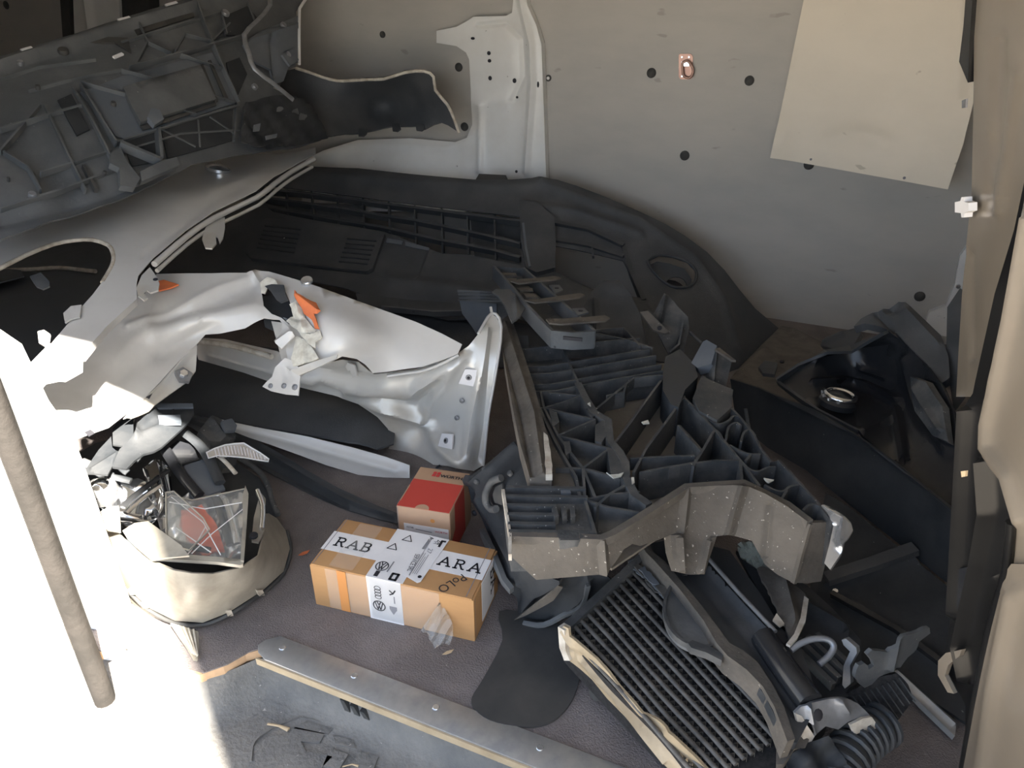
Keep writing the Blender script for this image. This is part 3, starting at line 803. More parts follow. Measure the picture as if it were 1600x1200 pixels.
# lower edge strip of the fender resting on the floor
FL = Surf([(343, 655, .10), (410, 670, .085), (550, 700, .05), (640, 727, .03), (638, 747, .006), (470, 712, .03), (370, 682, .07)])
sheet('sill_strip', [(330, 650), (343, 655), (410, 669), (480, 682), (550, 699), (600, 713), (640, 727), (640, 747), (600, 746), (560, 742), (510, 727), (470, 712), (420, 694), (390, 684), (360, 672)], FL, 'white_paint', f2, th=.002, res=10,
      ridges=[([(360, 664), (480, 696), (620, 736)], 7, .008)])
disc('spot_hole', FL.at([(397, 668)], .001)[0], FL.n([(397, 668)])[0], .006, .001, 'ink', f2, seg=10, squash=.5)
# bracket and the torn, crumpled middle
TR = Surf([(440, 540, .285), (440, 600, .235), (500, 500, .325), (470, 560, .275)])
br = sheet('bracket', [(447, 560), (462, 566), (472, 580), (468, 619), (447, 617), (425, 612), (412, 605), (418, 598), (427, 590), (432, 575)], TR, 'white_paint', f2, th=.0025, off=.004, res=7, ridges=[([(447, 575), (450, 590)], 6, -.004)])
for x, y, r in ((425, 604, 4), (446, 604, 4.5), (463, 606, 5)):
    disc('bracket_hole', TR.at([(x, y)], .005)[0], TR.n([(x, y)])[0], TR.m(r, x, y), .001, 'steel_grey', br, seg=10)
sheet('flange_leg', [(418, 497), (440, 500), (446, 520), (446, 545), (442, 562), (433, 558), (428, 535)], TR, 'inner_steel', f2, th=.002, off=-.012, res=8)
sheet('strut', [(447, 575), (455, 580), (490, 568), (530, 556), (528, 562), (490, 580), (470, 588)], TR, 'inner_steel', f2, th=.003, off=.006, res=8)
sheet('dark_flap', [(419, 452), (430, 449), (448, 450), (451, 465), (455, 474), (444, 478), (437, 473), (428, 460)], TR, 'black_plastic', f2, th=.003, off=.012, res=6)
sheet('pale_scrap', [(411, 445), (422, 437), (434, 441), (439, 449), (424, 449), (418, 463), (413, 462)], TR, 'pale_shard', f2, th=.002, off=.010, res=6)
sheet('orange_scrap', [(468, 461), (475, 470), (490, 478), (502, 482), (511, 497), (505, 500), (499, 499), (503, 512), (507, 522), (500, 521), (494, 508), (483, 498), (477, 485), (472, 478)], TR, 'foam_orange', f2, th=.003, off=.02, res=6, jag=.8,
      ridges=[([(475, 472), (508, 497)], 6, .012)])
sheet('pale_scrap', [(458, 480), (468, 477), (478, 487), (482, 500), (489, 512), (498, 520), (495, 526), (475, 527), (465, 518), (452, 507), (462, 497)], TR, 'pale_shard', f2, th=.003, off=.012, res=5, jag=1,
      ridges=[([(470, 480), (480, 520)], 4, .008), ([(462, 500), (475, 505)], 4, -.006)])
sheet('pale_scrap', [(474, 527), (490, 528), (505, 522), (509, 533), (498, 540), (499, 550), (490, 545), (480, 535)], TR, 'pale_shard', f2, th=.002, off=.014, res=5, jag=.6)
sheet('pale_scrap', [(466, 528), (480, 535), (490, 545), (498, 556), (501, 562), (494, 566), (476, 572), (462, 574), (459, 562), (463, 545)], TR, 'pale_shard', f2, th=.002, off=.008, res=6, jag=.4, ridges=[([(478, 535), (480, 570)], 4, .006)])
sheet('bent_flap', [(449, 510), (458, 518), (467, 528), (468, 532), (448, 550), (438, 539), (447, 525)], TR, 'white_paint', f2, th=.002, off=.016, res=6, ridges=[([(440, 544), (466, 526)], 5, .01)])
sheet('blue_scrap', [(444, 498), (452, 500), (462, 503), (463, 507), (452, 508)], TR, 'dusty_blue', f2, th=.003, off=.006, res=5, jag=1)
sheet('dark_backing', [(400, 440), (470, 440), (490, 520), (460, 530), (405, 495)], F2, 'black_plastic', f2, th=.004, off=-.04, res=12)
sheet('orange_scrap', [(249, 443), (258, 441), (268, 444), (281, 448), (270, 453), (250, 458)], F2, 'foam_orange', f2, th=.003, off=.006, res=6)
disc('marker_stud', F2.at([(480, 441)], .002)[0], F2.n([(480, 441)])[0], .012, .005, 'silver', f2, seg=12)

# black liner shell inside the crumpled fender, still attached to it
LL = Surf([(310, 560, .06), (600, 640, .045), (612, 690, .03), (400, 665, .06), (300, 645, .08)])
ll = sheet('liner', [(240, 640), (300, 560), (330, 535), (440, 545), (520, 600), (590, 640), (618, 668), (615, 695), (590, 706), (545, 700), (480, 686), (410, 672), (340, 656)], LL, 'black_textured', f2, th=.004, res=14,
           ridges=[([(330, 600), (560, 670)], 40, .03)])
tag(ll, 'black felt wheel liner')
disc('stud', LL.at([(575, 672)], .012)[0], LL.n([(575, 672)])[0], .006, .004, 'steel_grey', ll, seg=8)
# ------------------------------------------------------------------ black front bumper against the far wall
BB = Surf([(440, 265, ('y', 1.90)), (640, 270, ('y', 1.97)), (840, 279, ('y', 2.0)), (1000, 330, ('y', 2.0)), (1130, 420, ('y', 1.98)), (1215, 525, .012), (400, 400, ('y', 1.60)), (560, 350, ('y', 1.80)), (700, 440, ('y', 1.68)), (812, 400, ('y', 1.78)),
           (920, 420, ('y', 1.82)), (1060, 430, ('y', 1.86)), (1120, 520, ('y', 1.78)), (980, 540, ('y', 1.62)), (560, 470, ('y', 1.55)), (860, 330, ('y', 1.93))])
bb = thing('front_bumper', 'black front bumper with slatted grille and fog lamp recess against the wall', 'bumper', atz(900, 520, .0))
grille = [(404, 300), (415, 289), (470, 296), (540, 305), (602, 313), (665, 321), (725, 328), (814, 338), (815, 414), (770, 406), (735, 398), (690, 396), (675, 391), (640, 377), (600, 362), (555, 354), (510, 347), (460, 338), (425, 330)]
fog_open = [(868, 384), (900, 390), (973, 407), (985, 430), (1003, 466), (960, 460), (925, 452), (868, 426)]
lamp = [(1012, 408), (1030, 399), (1052, 402), (1074, 410), (1087, 424), (1086, 440), (1074, 449), (1056, 450), (1040, 443), (1022, 426)]
sheet('cover', [(360, 330), (395, 300), (440, 268), (470, 260), (560, 263), (640, 272), (740, 282), (800, 281), (842, 278), (870, 281), (900, 290), (950, 309), (1000, 331), (1040, 350), (1070, 368), (1105, 394), (1132, 422), (1155, 452),
                (1180, 482), (1224, 519), (1205, 545), (1170, 570), (1130, 585), (1060, 570), (1000, 560), (900, 520), (800, 495), (700, 500), (620, 480), (540, 450), (440, 430), (330, 430), (235, 430), (235, 405), (300, 365)],
      BB, 'black_textured', bb, th=.004, res=11, holes=[grille, fog_open, lamp],
      ridges=[([(480, 272), (640, 284), (800, 292), (845, 288)], 8, .010), ([(845, 284), (1000, 345), (1085, 405), (1130, 470), (1150, 540)], 7, .012), ([(818, 320), (900, 330), (1000, 365)], 6, .010),
              ([(868, 440), (930, 466), (1010, 480), (1040, 520)], 8, .012), ([(610, 440), (720, 452), (830, 470)], 9, .014), ([(600, 470), (700, 480)], 8, -.02), ([(672, 392), (652, 445)], 3, .006)])
sl = [[(408, 297), (470, 301), (540, 310), (602, 319), (665, 327), (727, 335), (813, 346)], [(410, 309), (470, 317), (540, 327), (602, 338), (650, 345), (690, 353), (750, 366), (813, 381)],
      [(420, 325), (460, 332), (515, 342), (595, 355), (640, 365), (690, 376), (725, 382), (770, 391), (813, 403)]]
for i, p in enumerate(sl):
    rib('slat', p, BB, .022, .008, 'black_plastic', bb, off=.004)
for x, y0, y1 in ((446, 293, 334), (486, 298, 341), (526, 303, 349), (566, 308, 355), (606, 314, 362), (647, 320, 380), (689, 324, 394), (729, 329, 396), (772, 333, 405)):
    rib('divider', [(x, y0), (x + 2, y1)], BB, .016, .005, 'black_plastic', bb, off=-.003)
sheet('grille_backing', [(727, 326), (818, 336), (818, 416), (735, 400)], BB, 'black_plastic', bb, th=.004, off=-.05, res=18)  # added dark sheet so no pale wall shows through these openings
sheet('grille_backing', [(395, 290), (560, 300), (560, 360), (430, 340), (395, 310)], BB, 'hazed_dusty_grey', bb, th=.004, off=-.06, res=18)
# number plate holder
pc = sheet('plate_holder', [(386, 399), (412, 348), (420, 345), (595, 365), (603, 370), (584, 424), (574, 429), (395, 408)], BB, 'black_textured', bb, th=.012, off=.012, res=14, sharp=60)
for k in range(6):
    t = k / 5.0
    rib('slot_rib', [(416 - 12 * t, 358 + 34 * t), (472 - 10 * t, 364 + 36 * t)], BB, .004, .004, 'black_plastic', pc, off=.016)
    rib('slot_rib', [(545 - 13 * t, 378 + 36 * t), (590 - 14 * t, 382 + 36 * t)], BB, .004, .004, 'black_plastic', pc, off=.016)
disc('screw', BB.at([(447, 379)], .016)[0], BB.n([(447, 379)])[0], .003, .002, 'silver', pc, seg=8)
sheet('lower_slot', [(606, 374), (630, 378), (628, 384), (604, 380)], BB, 'dusty_blue', bb, th=.003, off=.005, res=8)
sheet('lower_slot', [(634, 379), (672, 389), (670, 393), (634, 386)], BB, 'dusty_blue', bb, th=.003, off=.005, res=8)
# upright end block of the grille and the side intake
sheet('grille_end', [(812, 318), (840, 322), (866, 345), (868, 380), (866, 425), (838, 432), (822, 424), (814, 380)], BB, 'black_textured', bb, th=.03, off=.018, res=12, sharp=60)
rib('bright_edge', [(818, 356), (822, 395), (828, 424)], BB, .012, .006, 'dusty_blue', bb, off=.022)
rib('intake_bar', [(866, 350), (920, 360), (975, 386)], BB, .02, .010, 'black_plastic', bb, off=.012)
rib('intake_bar', [(866, 375), (920, 384), (975, 402)], BB, .02, .012, 'black_plastic', bb, off=.008)
rib('intake_bar', [(925, 388), (927, 402)], BB, .012, .006, 'black_plastic', bb, off=.006)
rib('intake_bar', [(972, 378), (985, 420), (1006, 470)], BB, .03, .012, 'black_plastic', bb, off=.006)
sheet('lamp_pocket', [(1008, 404), (1030, 395), (1052, 398), (1078, 407), (1091, 424), (1089, 443), (1075, 453), (1054, 453), (1036, 446), (1018, 428)], BB, 'hazed_dusty_grey', bb, th=.003, off=-.035, res=8,
      holes=[[(1063 + 20 * math.cos(a), 434 + 15 * math.sin(a)) for a in np.linspace(0, 2 * math.pi, 17)[:-1]]])
disc('lamp_bore', BB.at([(1063, 434)], -.06)[0], BB.n([(1063, 434)])[0], BB.m(24, 1063, 434), .004, 'ink', bb, seg=18)
tubepx('lamp_rim', lamp, BB, .004, 'black_plastic', bb, off=.002, sm=2, closed=True)
sheet('top_clip', [(742, 280), (748, 270), (790, 272), (795, 283)], BB, 'rubber', bb, th=.02, off=-.004, res=10)
sheet('lower_lip', [(560, 470), (640, 480), (740, 486), (745, 500), (650, 498), (565, 488)], BB, 'black_plastic', bb, th=.006, off=.03, res=14)
rib('lip_edge', [(600, 492), (680, 500), (760, 498)], BB, .02, .004, 'hazed_dusty_grey', bb, off=.036)
sheet('dark_skirt', [(420, 425), (560, 455), (760, 480), (860, 500), (860, 560), (700, 560), (560, 520), (400, 470)], BB, 'black_textured', bb, th=.006, off=-.04, res=20)
# ------------------------------------------------------------------ big black plastic front-end frame with its ribbed lattice
LA = Surf([(790, 775, .245), (1265, 815, .245), (775, 520, .225), (1050, 540, .245), (1140, 640, .245)])
UPZ = np.array((0, 0, 1.0))
la = thing('bumper_carrier', 'large black plastic bumper carrier with deep triangular ribs and dirt-coated front', 'carrier', atz(980, 800, .0))
DP = 'dusty_plastic'
sheet('floor_plate', [(800, 560), (900, 545), (1040, 530), (1068, 600), (1110, 660), (1190, 740), (1230, 790), (1160, 760), (1075, 765), (960, 838), (905, 800), (850, 640)], LA, 'plate_brown', la, th=.004, off=-.052, res=22)
sheet('side_board', [(838, 640), (852, 638), (880, 700), (908, 775), (868, 772), (860, 720)], LA, 'dusty_brown', la, th=.006, off=-.008, res=14)
sheet('far_board', [(795, 520), (880, 520), (900, 560), (905, 600), (845, 612), (815, 570)], LA, DP, la, th=.006, off=-.03, res=16)
# long side beam, three facets
sheet('side_beam', [(779, 512), (795, 500), (800, 505), (835, 612), (846, 655), (858, 700), (862, 757), (828, 757), (812, 700), (800, 640), (790, 580)], LA, 'dusty_brown', la, th=.03, off=.012, res=9, sharp=50,
      ridges=[([(790, 515), (835, 660), (848, 755)], 5, .008), ([(784, 540), (812, 650), (832, 755)], 3, -.006)])
sheet('beam_end', [(850, 690), (856, 695), (864, 745), (862, 757), (852, 757)], LA, 'raw_edge', la, th=.01, off=.018, res=8, jag=1.2)
ribs = [([(850, 637), (880, 628), (910, 617)], .045), ([(850, 637), (930, 655)], .045), ([(872, 680), (930, 655)], .045), ([(872, 680), (953, 700)], .045), ([(911, 731), (953, 700)], .045), ([(911, 731), (970, 747)], .045),
        ([(911, 731), (930, 777)], .03), ([(830, 637), (850, 637)], .03), ([(868, 731), (911, 731)], .03), ([(930, 792), (952, 772), (976, 758)], .045), ([(914, 780), (955, 772), (1000, 768)], .05), ([(914, 780), (950, 792), (998, 800)], .05),
        ([(845, 612), (850, 637), (872, 680), (890, 705), (911, 731), (914, 780), (932, 838)], .04), ([(857, 613), (905, 617)], .04), ([(843, 637), (868, 690), (900, 745), (906, 775)], .02),
        ([(805, 572), (850, 572), (1015, 545)], .03), ([(808, 585), (860, 583), (1025, 555)], .04), ([(815, 602), (860, 600), (1033, 569)], .03), ([(820, 612), (870, 610), (900, 603), (1040, 578)], .05),
        ([(790, 548), (860, 540), (1000, 528)], .03), ([(880, 545), (900, 590), (915, 620)], .03), ([(930, 520), (980, 530), (1020, 543)], .03), ([(930, 515), (975, 511), (1000, 540)], .03),
        ([(1036, 590), (1010, 625), (985, 660), (962, 690)], .065), ([(1070, 618), (1040, 660), (1010, 700), (990, 738)], .065), ([(1060, 664), (1078, 685), (1097, 705)], .06),
        ([(1116, 672), (1100, 700), (1083, 728)], .065), ([(1000, 738), (1045, 729), (1080, 724), (1120, 719), (1157, 719)], .075), ([(1045, 730), (1085, 722), (1087, 718)], .02), ([(985, 716), (1060, 712), (1085, 712)], .02),
        ([(1068, 620), (1085, 636), (1116, 670), (1157, 719), (1187, 759)], .075), ([(930, 640), (990, 590), (1036, 585)], .02), ([(948, 618), (975, 612), (978, 600)], .03), ([(1157, 719), (1160, 760)], .06)]
for p, h in ribs:
    rib('rib', p, LA, h, .004, DP, la)
rib('ridge_wall', [(903, 600), (914, 622), (928, 645), (950, 658), (953, 690), (968, 708), (977, 725), (978, 748), (992, 775), (1014, 790)], LA, .05, .012, DP, la, off=.003)
for q in ([(915, 640), (926, 632), (932, 645), (925, 655)], [(930, 665), (945, 655), (952, 675), (940, 692), (930, 690)], [(948, 700), (966, 703), (975, 730), (972, 748), (955, 742)], [(858, 640), (870, 645), (874, 660), (864, 668)],
          [(880, 690), (890, 690), (893, 706), (884, 712)]):
    sheet('web', q, LA, DP, la, th=.03, off=.001, res=8)
# outer wall with cup-shaped pockets
rib('outer_wall', [(1138, 632), (1155, 650), (1178, 678), (1187, 698), (1205, 722), (1216, 719), (1235, 738), (1252, 757), (1282, 790), (1303, 816)], LA, .09, .004, DP, la)
for p in ([(1085, 633), (1095, 645), (1108, 656), (1124, 662), (1138, 657), (1146, 650), (1155, 650)], [(1116, 670), (1124, 676), (1133, 690), (1138, 668), (1150, 660), (1158, 665)], [(1158, 690), (1162, 676), (1172, 671), (1180, 680)],
          [(1140, 695), (1155, 703), (1172, 709), (1188, 709)], [(1160, 722), (1172, 733), (1186, 736), (1200, 730), (1212, 729)], [(1195, 757), (1210, 765), (1224, 767), (1234, 760), (1248, 757)], [(1255, 797), (1262, 790), (1272, 787), (1282, 790)],
          [(1165, 720), (1173, 710)], [(1222, 778), (1230, 765)]):
    rib('cup_wall', p, LA, .055, .0035, DP, la, sm=4)
sheet('pocket_floor', [(1090, 640), (1140, 640), (1190, 705), (1240, 750), (1290, 805), (1262, 815), (1200, 775), (1157, 725)], LA, 'black_plastic', la, th=.004, off=-.06, res=20)
for q in ([(947, 744), (952, 748), (966, 747), (974, 744), (970, 750), (958, 753)], [(986, 752), (990, 752), (991, 760), (987, 762)], [(1192, 753), (1198, 754), (1208, 756), (1200, 760), (1196, 758)], [(1002, 665), (1012, 662), (1014, 667), (1005, 668)], [(918, 636), (922, 634), (923, 640)]):
    sheet('dirt_crumb', q, LA, 'pale_shard', la, th=.002, off=.007, res=5)
# ribbed corner block
sheet('corner_block', [(786, 765), (792, 757), (906, 757), (914, 780), (932, 838), (900, 842), (870, 838), (797, 839), (790, 800)], LA, DP, la, th=.05, off=-.006, res=14, sharp=50)
for k, y in enumerate((764, 778, 792, 806, 821, 833)):
    rib('block_rib', [(790 + k, y), (868, y + 1)] if k in (2, 3, 4) else [(790 + k, y), (915 + 3 * k, y + 2)], LA, .012, .006, DP, la, off=.004)
for q in ([(862, 800), (868, 795), (873, 812), (867, 815)], [(876, 798), (882, 793), (886, 812), (879, 815)], [(890, 797), (897, 795), (899, 812), (892, 815)]):
    sheet('block_tooth', q, LA, DP, la, th=.012, off=.006, res=8)
sheet('block_clip', [(868, 836), (905, 836), (912, 842), (903, 848), (875, 848)], LA, DP, la, th=.014, off=.004, res=8)
sheet('eyelet', [(875, 762), (889, 762), (892, 772), (877, 772)], LA, 'dusty_blue', la, th=.004, off=.002, res=8)
rib('block_edge', [(786, 768), (791, 800), (797, 838), (797, 870)], LA, .01, .004, 'raw_edge', la, off=.004)
# front wall, coated in dry dirt
def ly(x, y, z=0.0): return ('y', float(LA.at([(x, y)])[0][1]) + z)
FRS = Surf([(797, 838, ly(797, 838)), (940, 843, ly(940, 843)), (1000, 810, ly(1000, 810)), (1073, 763, ly(1073, 763)), (1163, 757, ly(1163, 757, -.02)), (1265, 817, ly(1265, 817)), (838, 905, ly(797, 838, -.005)), (940, 897, ly(940, 843, -.01)),
            (1078, 893, ly(1073, 790, -.02)), (1240, 912, ly(1265, 817, -.03)), (1200, 880, ly(1230, 800, -.03)), (1060, 835, ly(1060, 790, 0))])
sheet('front_wall', [(797, 838), (870, 841), (940, 843), (957, 837), (990, 817), (1030, 790), (1073, 763), (1118, 759), (1163, 757), (1197, 772), (1230, 791), (1265, 818), (1252, 865), (1240, 911), (1215, 898), (1195, 882), (1175, 845), (1139, 835), (1120, 838),
                     (1116, 850), (1100, 897), (1080, 898), (1056, 893), (1050, 865), (1047, 836), (1025, 845), (1000, 853), (988, 850), (975, 858), (962, 878), (945, 897), (900, 901), (838, 906), (818, 888), (797, 868)],
      FRS, 'dirt_face', la, th=.012, res=10, sharp=22,
      ridges=[([(1163, 757), (1150, 800), (1140, 836)], 5, .012), ([(1073, 763), (1065, 830)], 5, .006), ([(1058, 840), (1062, 893)], 5, .012), ([(1108, 845), (1096, 893)], 5, .01), ([(940, 843), (945, 895)], 5, .008), ([(1202, 790), (1195, 870)], 6, -.006)])
rib('wall_cap', [(797, 838), (870, 840), (940, 843), (957, 836), (990, 816), (1073, 762), (1163, 756), (1230, 790), (1265, 817)], LA, .012, .010, 'dusty_brown', la, off=.004)
ES = Surf([(1265, 818, ly(1265, 817)), (1303, 817, ly(1303, 817, .02)), (1284, 908, ly(1290, 817, .0)), (1240, 911, ly(1265, 817, -.03))])
sheet('end_face', [(1265, 818), (1303, 816), (1298, 850), (1284, 909), (1262, 912), (1240, 911), (1253, 865)], ES, 'dusty_brown', la, th=.008, res=12, off=-.001)
rib('corner_bead', [(1265, 818), (1252, 865), (1240, 911)], ES, .006, .005, 'dirt_face', la, off=.003)
# upright mounts at the far corner
TA = Surf([(1020, 497, ('y', 1.43)), (1075, 495, ('y', 1.45)), (1050, 548, ('y', 1.38))])
sheet('mount_plate', [(1016, 500), (1038, 458), (1046, 462), (1060, 480), (1075, 495), (1077, 512), (1068, 552), (1050, 560), (1040, 545), (1028, 520)], TA, DP, la, th=.006, res=10, ridges=[([(1040, 465), (1033, 502)], 3, .012), ([(1066, 515), (1050, 555)], 3, .01)])
sheet('mount_shelf', [(1000, 499), (1012, 497), (1045, 530), (1038, 532), (1020, 527)], TA, 'dusty_brown', la, th=.006, off=.03, res=8)
disc('shelf_hole', TA.at([(1030, 524)], .031)[0], TA.n([(1030, 524)])[0], .005, .001, 'ink', la, seg=8)
rib('mount_web', [(1066, 512), (1060, 545), (1046, 557)], TA, .03, .004, DP, la, off=.02)
sheet('mount_block', [(1080, 567), (1098, 534), (1104, 531), (1120, 540), (1112, 568), (1090, 575)], Surf([(1080, 567, .25), (1104, 531, .28), (1120, 540, .28)]), 'dusty_blue', la, th=.02, res=9)
sheet('mount_block', [(1112, 552), (1118, 545), (1144, 562), (1134, 605), (1112, 598)], Surf([(1112, 552, ('y', 1.26)), (1144, 562, ('y', 1.27)), (1125, 605, ('y', 1.21))]), DP, la, th=.03, res=9, ridges=[([(1118, 552), (1113, 595)], 3, .008)])
sheet('mount_flap', [(1117, 545), (1124, 543), (1150, 563), (1143, 562)], Surf([(1117, 545, .285), (1150, 563, .285), (1124, 543, .285)]), 'dusty_brown', la, th=.004, res=8)
sheet('mount_foot', [(1096, 590), (1112, 598), (1145, 612), (1142, 640), (1120, 660), (1092, 645), (1082, 625)], LA, DP, la, th=.05, off=.004, res=10)
sheet('hub_block', [(1040, 560), (1062, 548), (1085, 572), (1090, 592), (1070, 612), (1060, 640), (1048, 635), (1035, 612), (1036, 580)], LA, 'black_plastic', la, th=.06, off=.004, res=10)
rib('link', [(1078, 518), (1096, 535)], TA, .006, .004, DP, la)
for q in ([(944, 650), (955, 644), (968, 648), (955, 655)], [(1010, 665), (1014, 661), (1016, 666)], [(1003, 672), (1010, 668), (1008, 674)]):
    pass
# lump at the back
sheet('rear_hump', [(905, 490), (925, 455), (945, 440), (968, 440), (985, 460), (1000, 490), (1010, 540), (960, 540), (915, 520)], Surf([(905, 490, ('y', 1.52)), (985, 460, ('y', 1.56)), (960, 540, ('y', 1.42))]), 'black_textured', la, th=.03, res=12,
      ridges=[([(945, 450), (970, 450)], 10, .01), ([(930, 470), (935, 530)], 4, .01)])

# ------------------------------------------------------------------ ladder-shaped grille mount lying on the carrier
LD = Surf([(773, 417, .275), (861, 515, .30), (929, 515, .30), (820, 421, .275)])
ld = thing('grille_mount', 'grey ladder-shaped plastic mount with brown tongues on top of the bumper carrier', 'mount', atz(850, 520, .2))
rib('rail', [(772, 415), (800, 447), (822, 474), (845, 498), (863, 516)], LD, .035, .006, 'hazed_dusty_grey', ld, drop=UPZ)
rib('rail', [(818, 418), (850, 446), (880, 473), (910, 499), (929, 516)], LD, .035, .006, 'hazed_dusty_grey', ld, drop=UPZ)
rib('end_wall', [(862, 516), (895, 519), (929, 517)], LD, .035, .006, 'hazed_dusty_grey', ld, drop=UPZ)
rib('cross_wall', [(772, 416), (818, 419)], LD, .02, .004, 'dusty_plastic', ld, drop=UPZ)
sheet('tray', [(775, 420), (818, 420), (926, 517), (866, 517)], LD, 'dusty_plastic', ld, th=.004, off=-.03, res=16)
for a in ([(798, 443), (812, 440), (840, 438), (866, 435), (877, 438), (866, 441), (835, 444), (812, 447)], [(820, 473), (845, 471), (885, 465), (907, 462), (914, 465), (905, 469), (870, 474), (835, 477)],
          [(853, 503), (880, 502), (915, 500), (945, 497), (953, 501), (945, 506), (915, 508), (875, 511), (858, 509)]):
    sheet('tongue', a, LD, 'dusty_brown', ld, th=.003, off=.006, res=9)
for q in ([(784, 423), (806, 424), (808, 428), (788, 427)], [(792, 432), (807, 432), (808, 437), (796, 437)], [(808, 447), (832, 447), (833, 451), (812, 451)], [(818, 455), (838, 456), (840, 462), (822, 461)]):
    sheet('rung', q, LD, 'dusty_brown', ld, th=.003, off=-.004, res=9)
for q in ([(858, 447), (874, 447), (880, 455), (868, 460)], [(894, 484), (912, 483), (920, 490), (903, 495)]):
    w = sheet('eye_tab', q, LD, 'hazed_dusty_grey', ld, th=.003, off=.003, res=8)
    c = np.mean(q, 0); disc('eye', LD.at([c], .003)[0], LD.n([c])[0], .005, .001, 'ink', w, seg=8)
sheet('side_flange', [(769, 450), (775, 446), (800, 447), (821, 474), (812, 490), (800, 497), (788, 470), (778, 456)], LD, 'hazed_dusty_grey', ld, th=.004, off=-.008, res=8, ridges=[([(805, 460), (808, 488)], 4, .008)])
rib('end_notch', [(880, 527), (910, 530)], LD, .006, .004, 'ink', ld, off=.002)

# small ribbed bracket beside it
SBK = Surf([(716, 456, .25), (782, 458, .25), (790, 475, .245), (745, 520, ('y', 1.42))])
sk = thing('ribbed_bracket', 'small blue-grey ribbed plastic bracket behind the pointed fender corner', 'bracket', atz(760, 520, .1))
sheet('top', [(714, 453), (780, 456), (790, 472), (776, 472), (718, 470)], SBK, 'hazed_dusty_grey', sk, th=.008, res=9)
for y in (457, 462, 467):
    rib('top_rib', [(716, y), (783 + (y - 457) * .5, y + 2)], SBK, .004, .003, 'dusty_plastic', sk, off=.006)
sheet('face', [(718, 470), (776, 472), (776, 500), (770, 525), (745, 523), (737, 510), (722, 490)], Surf([(718, 470, ('y', 1.455)), (776, 472, ('y', 1.455)), (745, 520, ('y', 1.43))]), 'dusty_blue', sk, th=.006, res=9)
sheet('side_leg', [(778, 472), (790, 473), (797, 500), (790, 520), (780, 510)], Surf([(778, 472, ('y', 1.45)), (797, 500, ('y', 1.42)), (785, 515, ('y', 1.41))]), 'dusty_plastic', sk, th=.006, res=9)
sheet('step_tab', [(808, 525), (825, 524), (827, 552), (808, 550)], Surf([(808, 525, ('y', 1.30)), (825, 524, ('y', 1.30)), (808, 552, ('y', 1.27))]), 'hazed_dusty_grey', la, th=.006, res=9)

# ------------------------------------------------------------------ moulded black corner liner under the carrier's end
CL = Surf([(725, 750, .12), (770, 720, .17), (805, 692, .2), (825, 752, .2), (783, 770, .16), (797, 868, .115), (838, 905, .12), (900, 903, .11), (955, 910, .09), (880, 965, .015), (810, 957, .012), (765, 845, .035), (735, 790, .065)])
cl = thing('corner_liner', 'moulded black plastic corner piece with a scoop, standing beside the parcel', 'liner', atz(820, 960, 0))
sheet('shell', [(722, 750), (727, 742), (737, 743), (767, 720), (790, 700), (806, 692), (813, 705), (818, 730), (830, 757), (800, 770), (797, 838), (820, 890), (860, 900), (945, 897), (957, 908), (945, 935), (925, 953), (885, 966), (845, 973), (820, 966), (808, 956),
                (803, 940), (795, 922), (780, 880), (765, 845), (748, 810), (733, 785), (725, 765)], CL, 'black_deep', cl, th=.004, res=9,
      ridges=[([(737, 752), (770, 730), (806, 695)], 5, .008), ([(728, 765), (760, 820), (800, 900), (810, 955)], 6, -.012), ([(745, 780), (780, 850), (806, 915)], 5, .010), ([(812, 955), (840, 925), (870, 903)], 8, .012),
              ([(868, 960), (900, 935), (918, 905)], 4, .012), ([(840, 940), (880, 930)], 12, -.012)])
tubepx('scoop_rim', [(792, 752), (778, 756), (770, 768), (770, 782), (778, 792), (786, 792)], CL, .006, 'dusty_plastic', cl, off=.012, sm=3)
sheet('scoop_dark', [(790, 757), (779, 762), (775, 772), (778, 784), (790, 788)], CL, 'rubber', cl, th=.004, off=.006, res=8)
sheet('scoop_lip', [(810, 958), (868, 904), (874, 906), (862, 925), (825, 950)], CL, 'dusty_brown', cl, th=.003, off=.014, res=8)
rib('rim', [(822, 964), (850, 966), (880, 950), (905, 938), (915, 905)], CL, .006, .006, 'hazed_dusty_grey', cl, off=.014, sm=3)
rib('side_rail', [(760, 830), (775, 862), (795, 905), (806, 918)], CL, .008, .012, 'hazed_dusty_grey', cl, off=.012)
for x, y in ((744, 800), (760, 735), (800, 742), (748, 752)):
    disc('stud', CL.at([(x, y)], .004)[0], CL.n([(x, y)])[0], .005, .003, 'ink' if y == 800 else 'dusty_plastic', cl, seg=8)
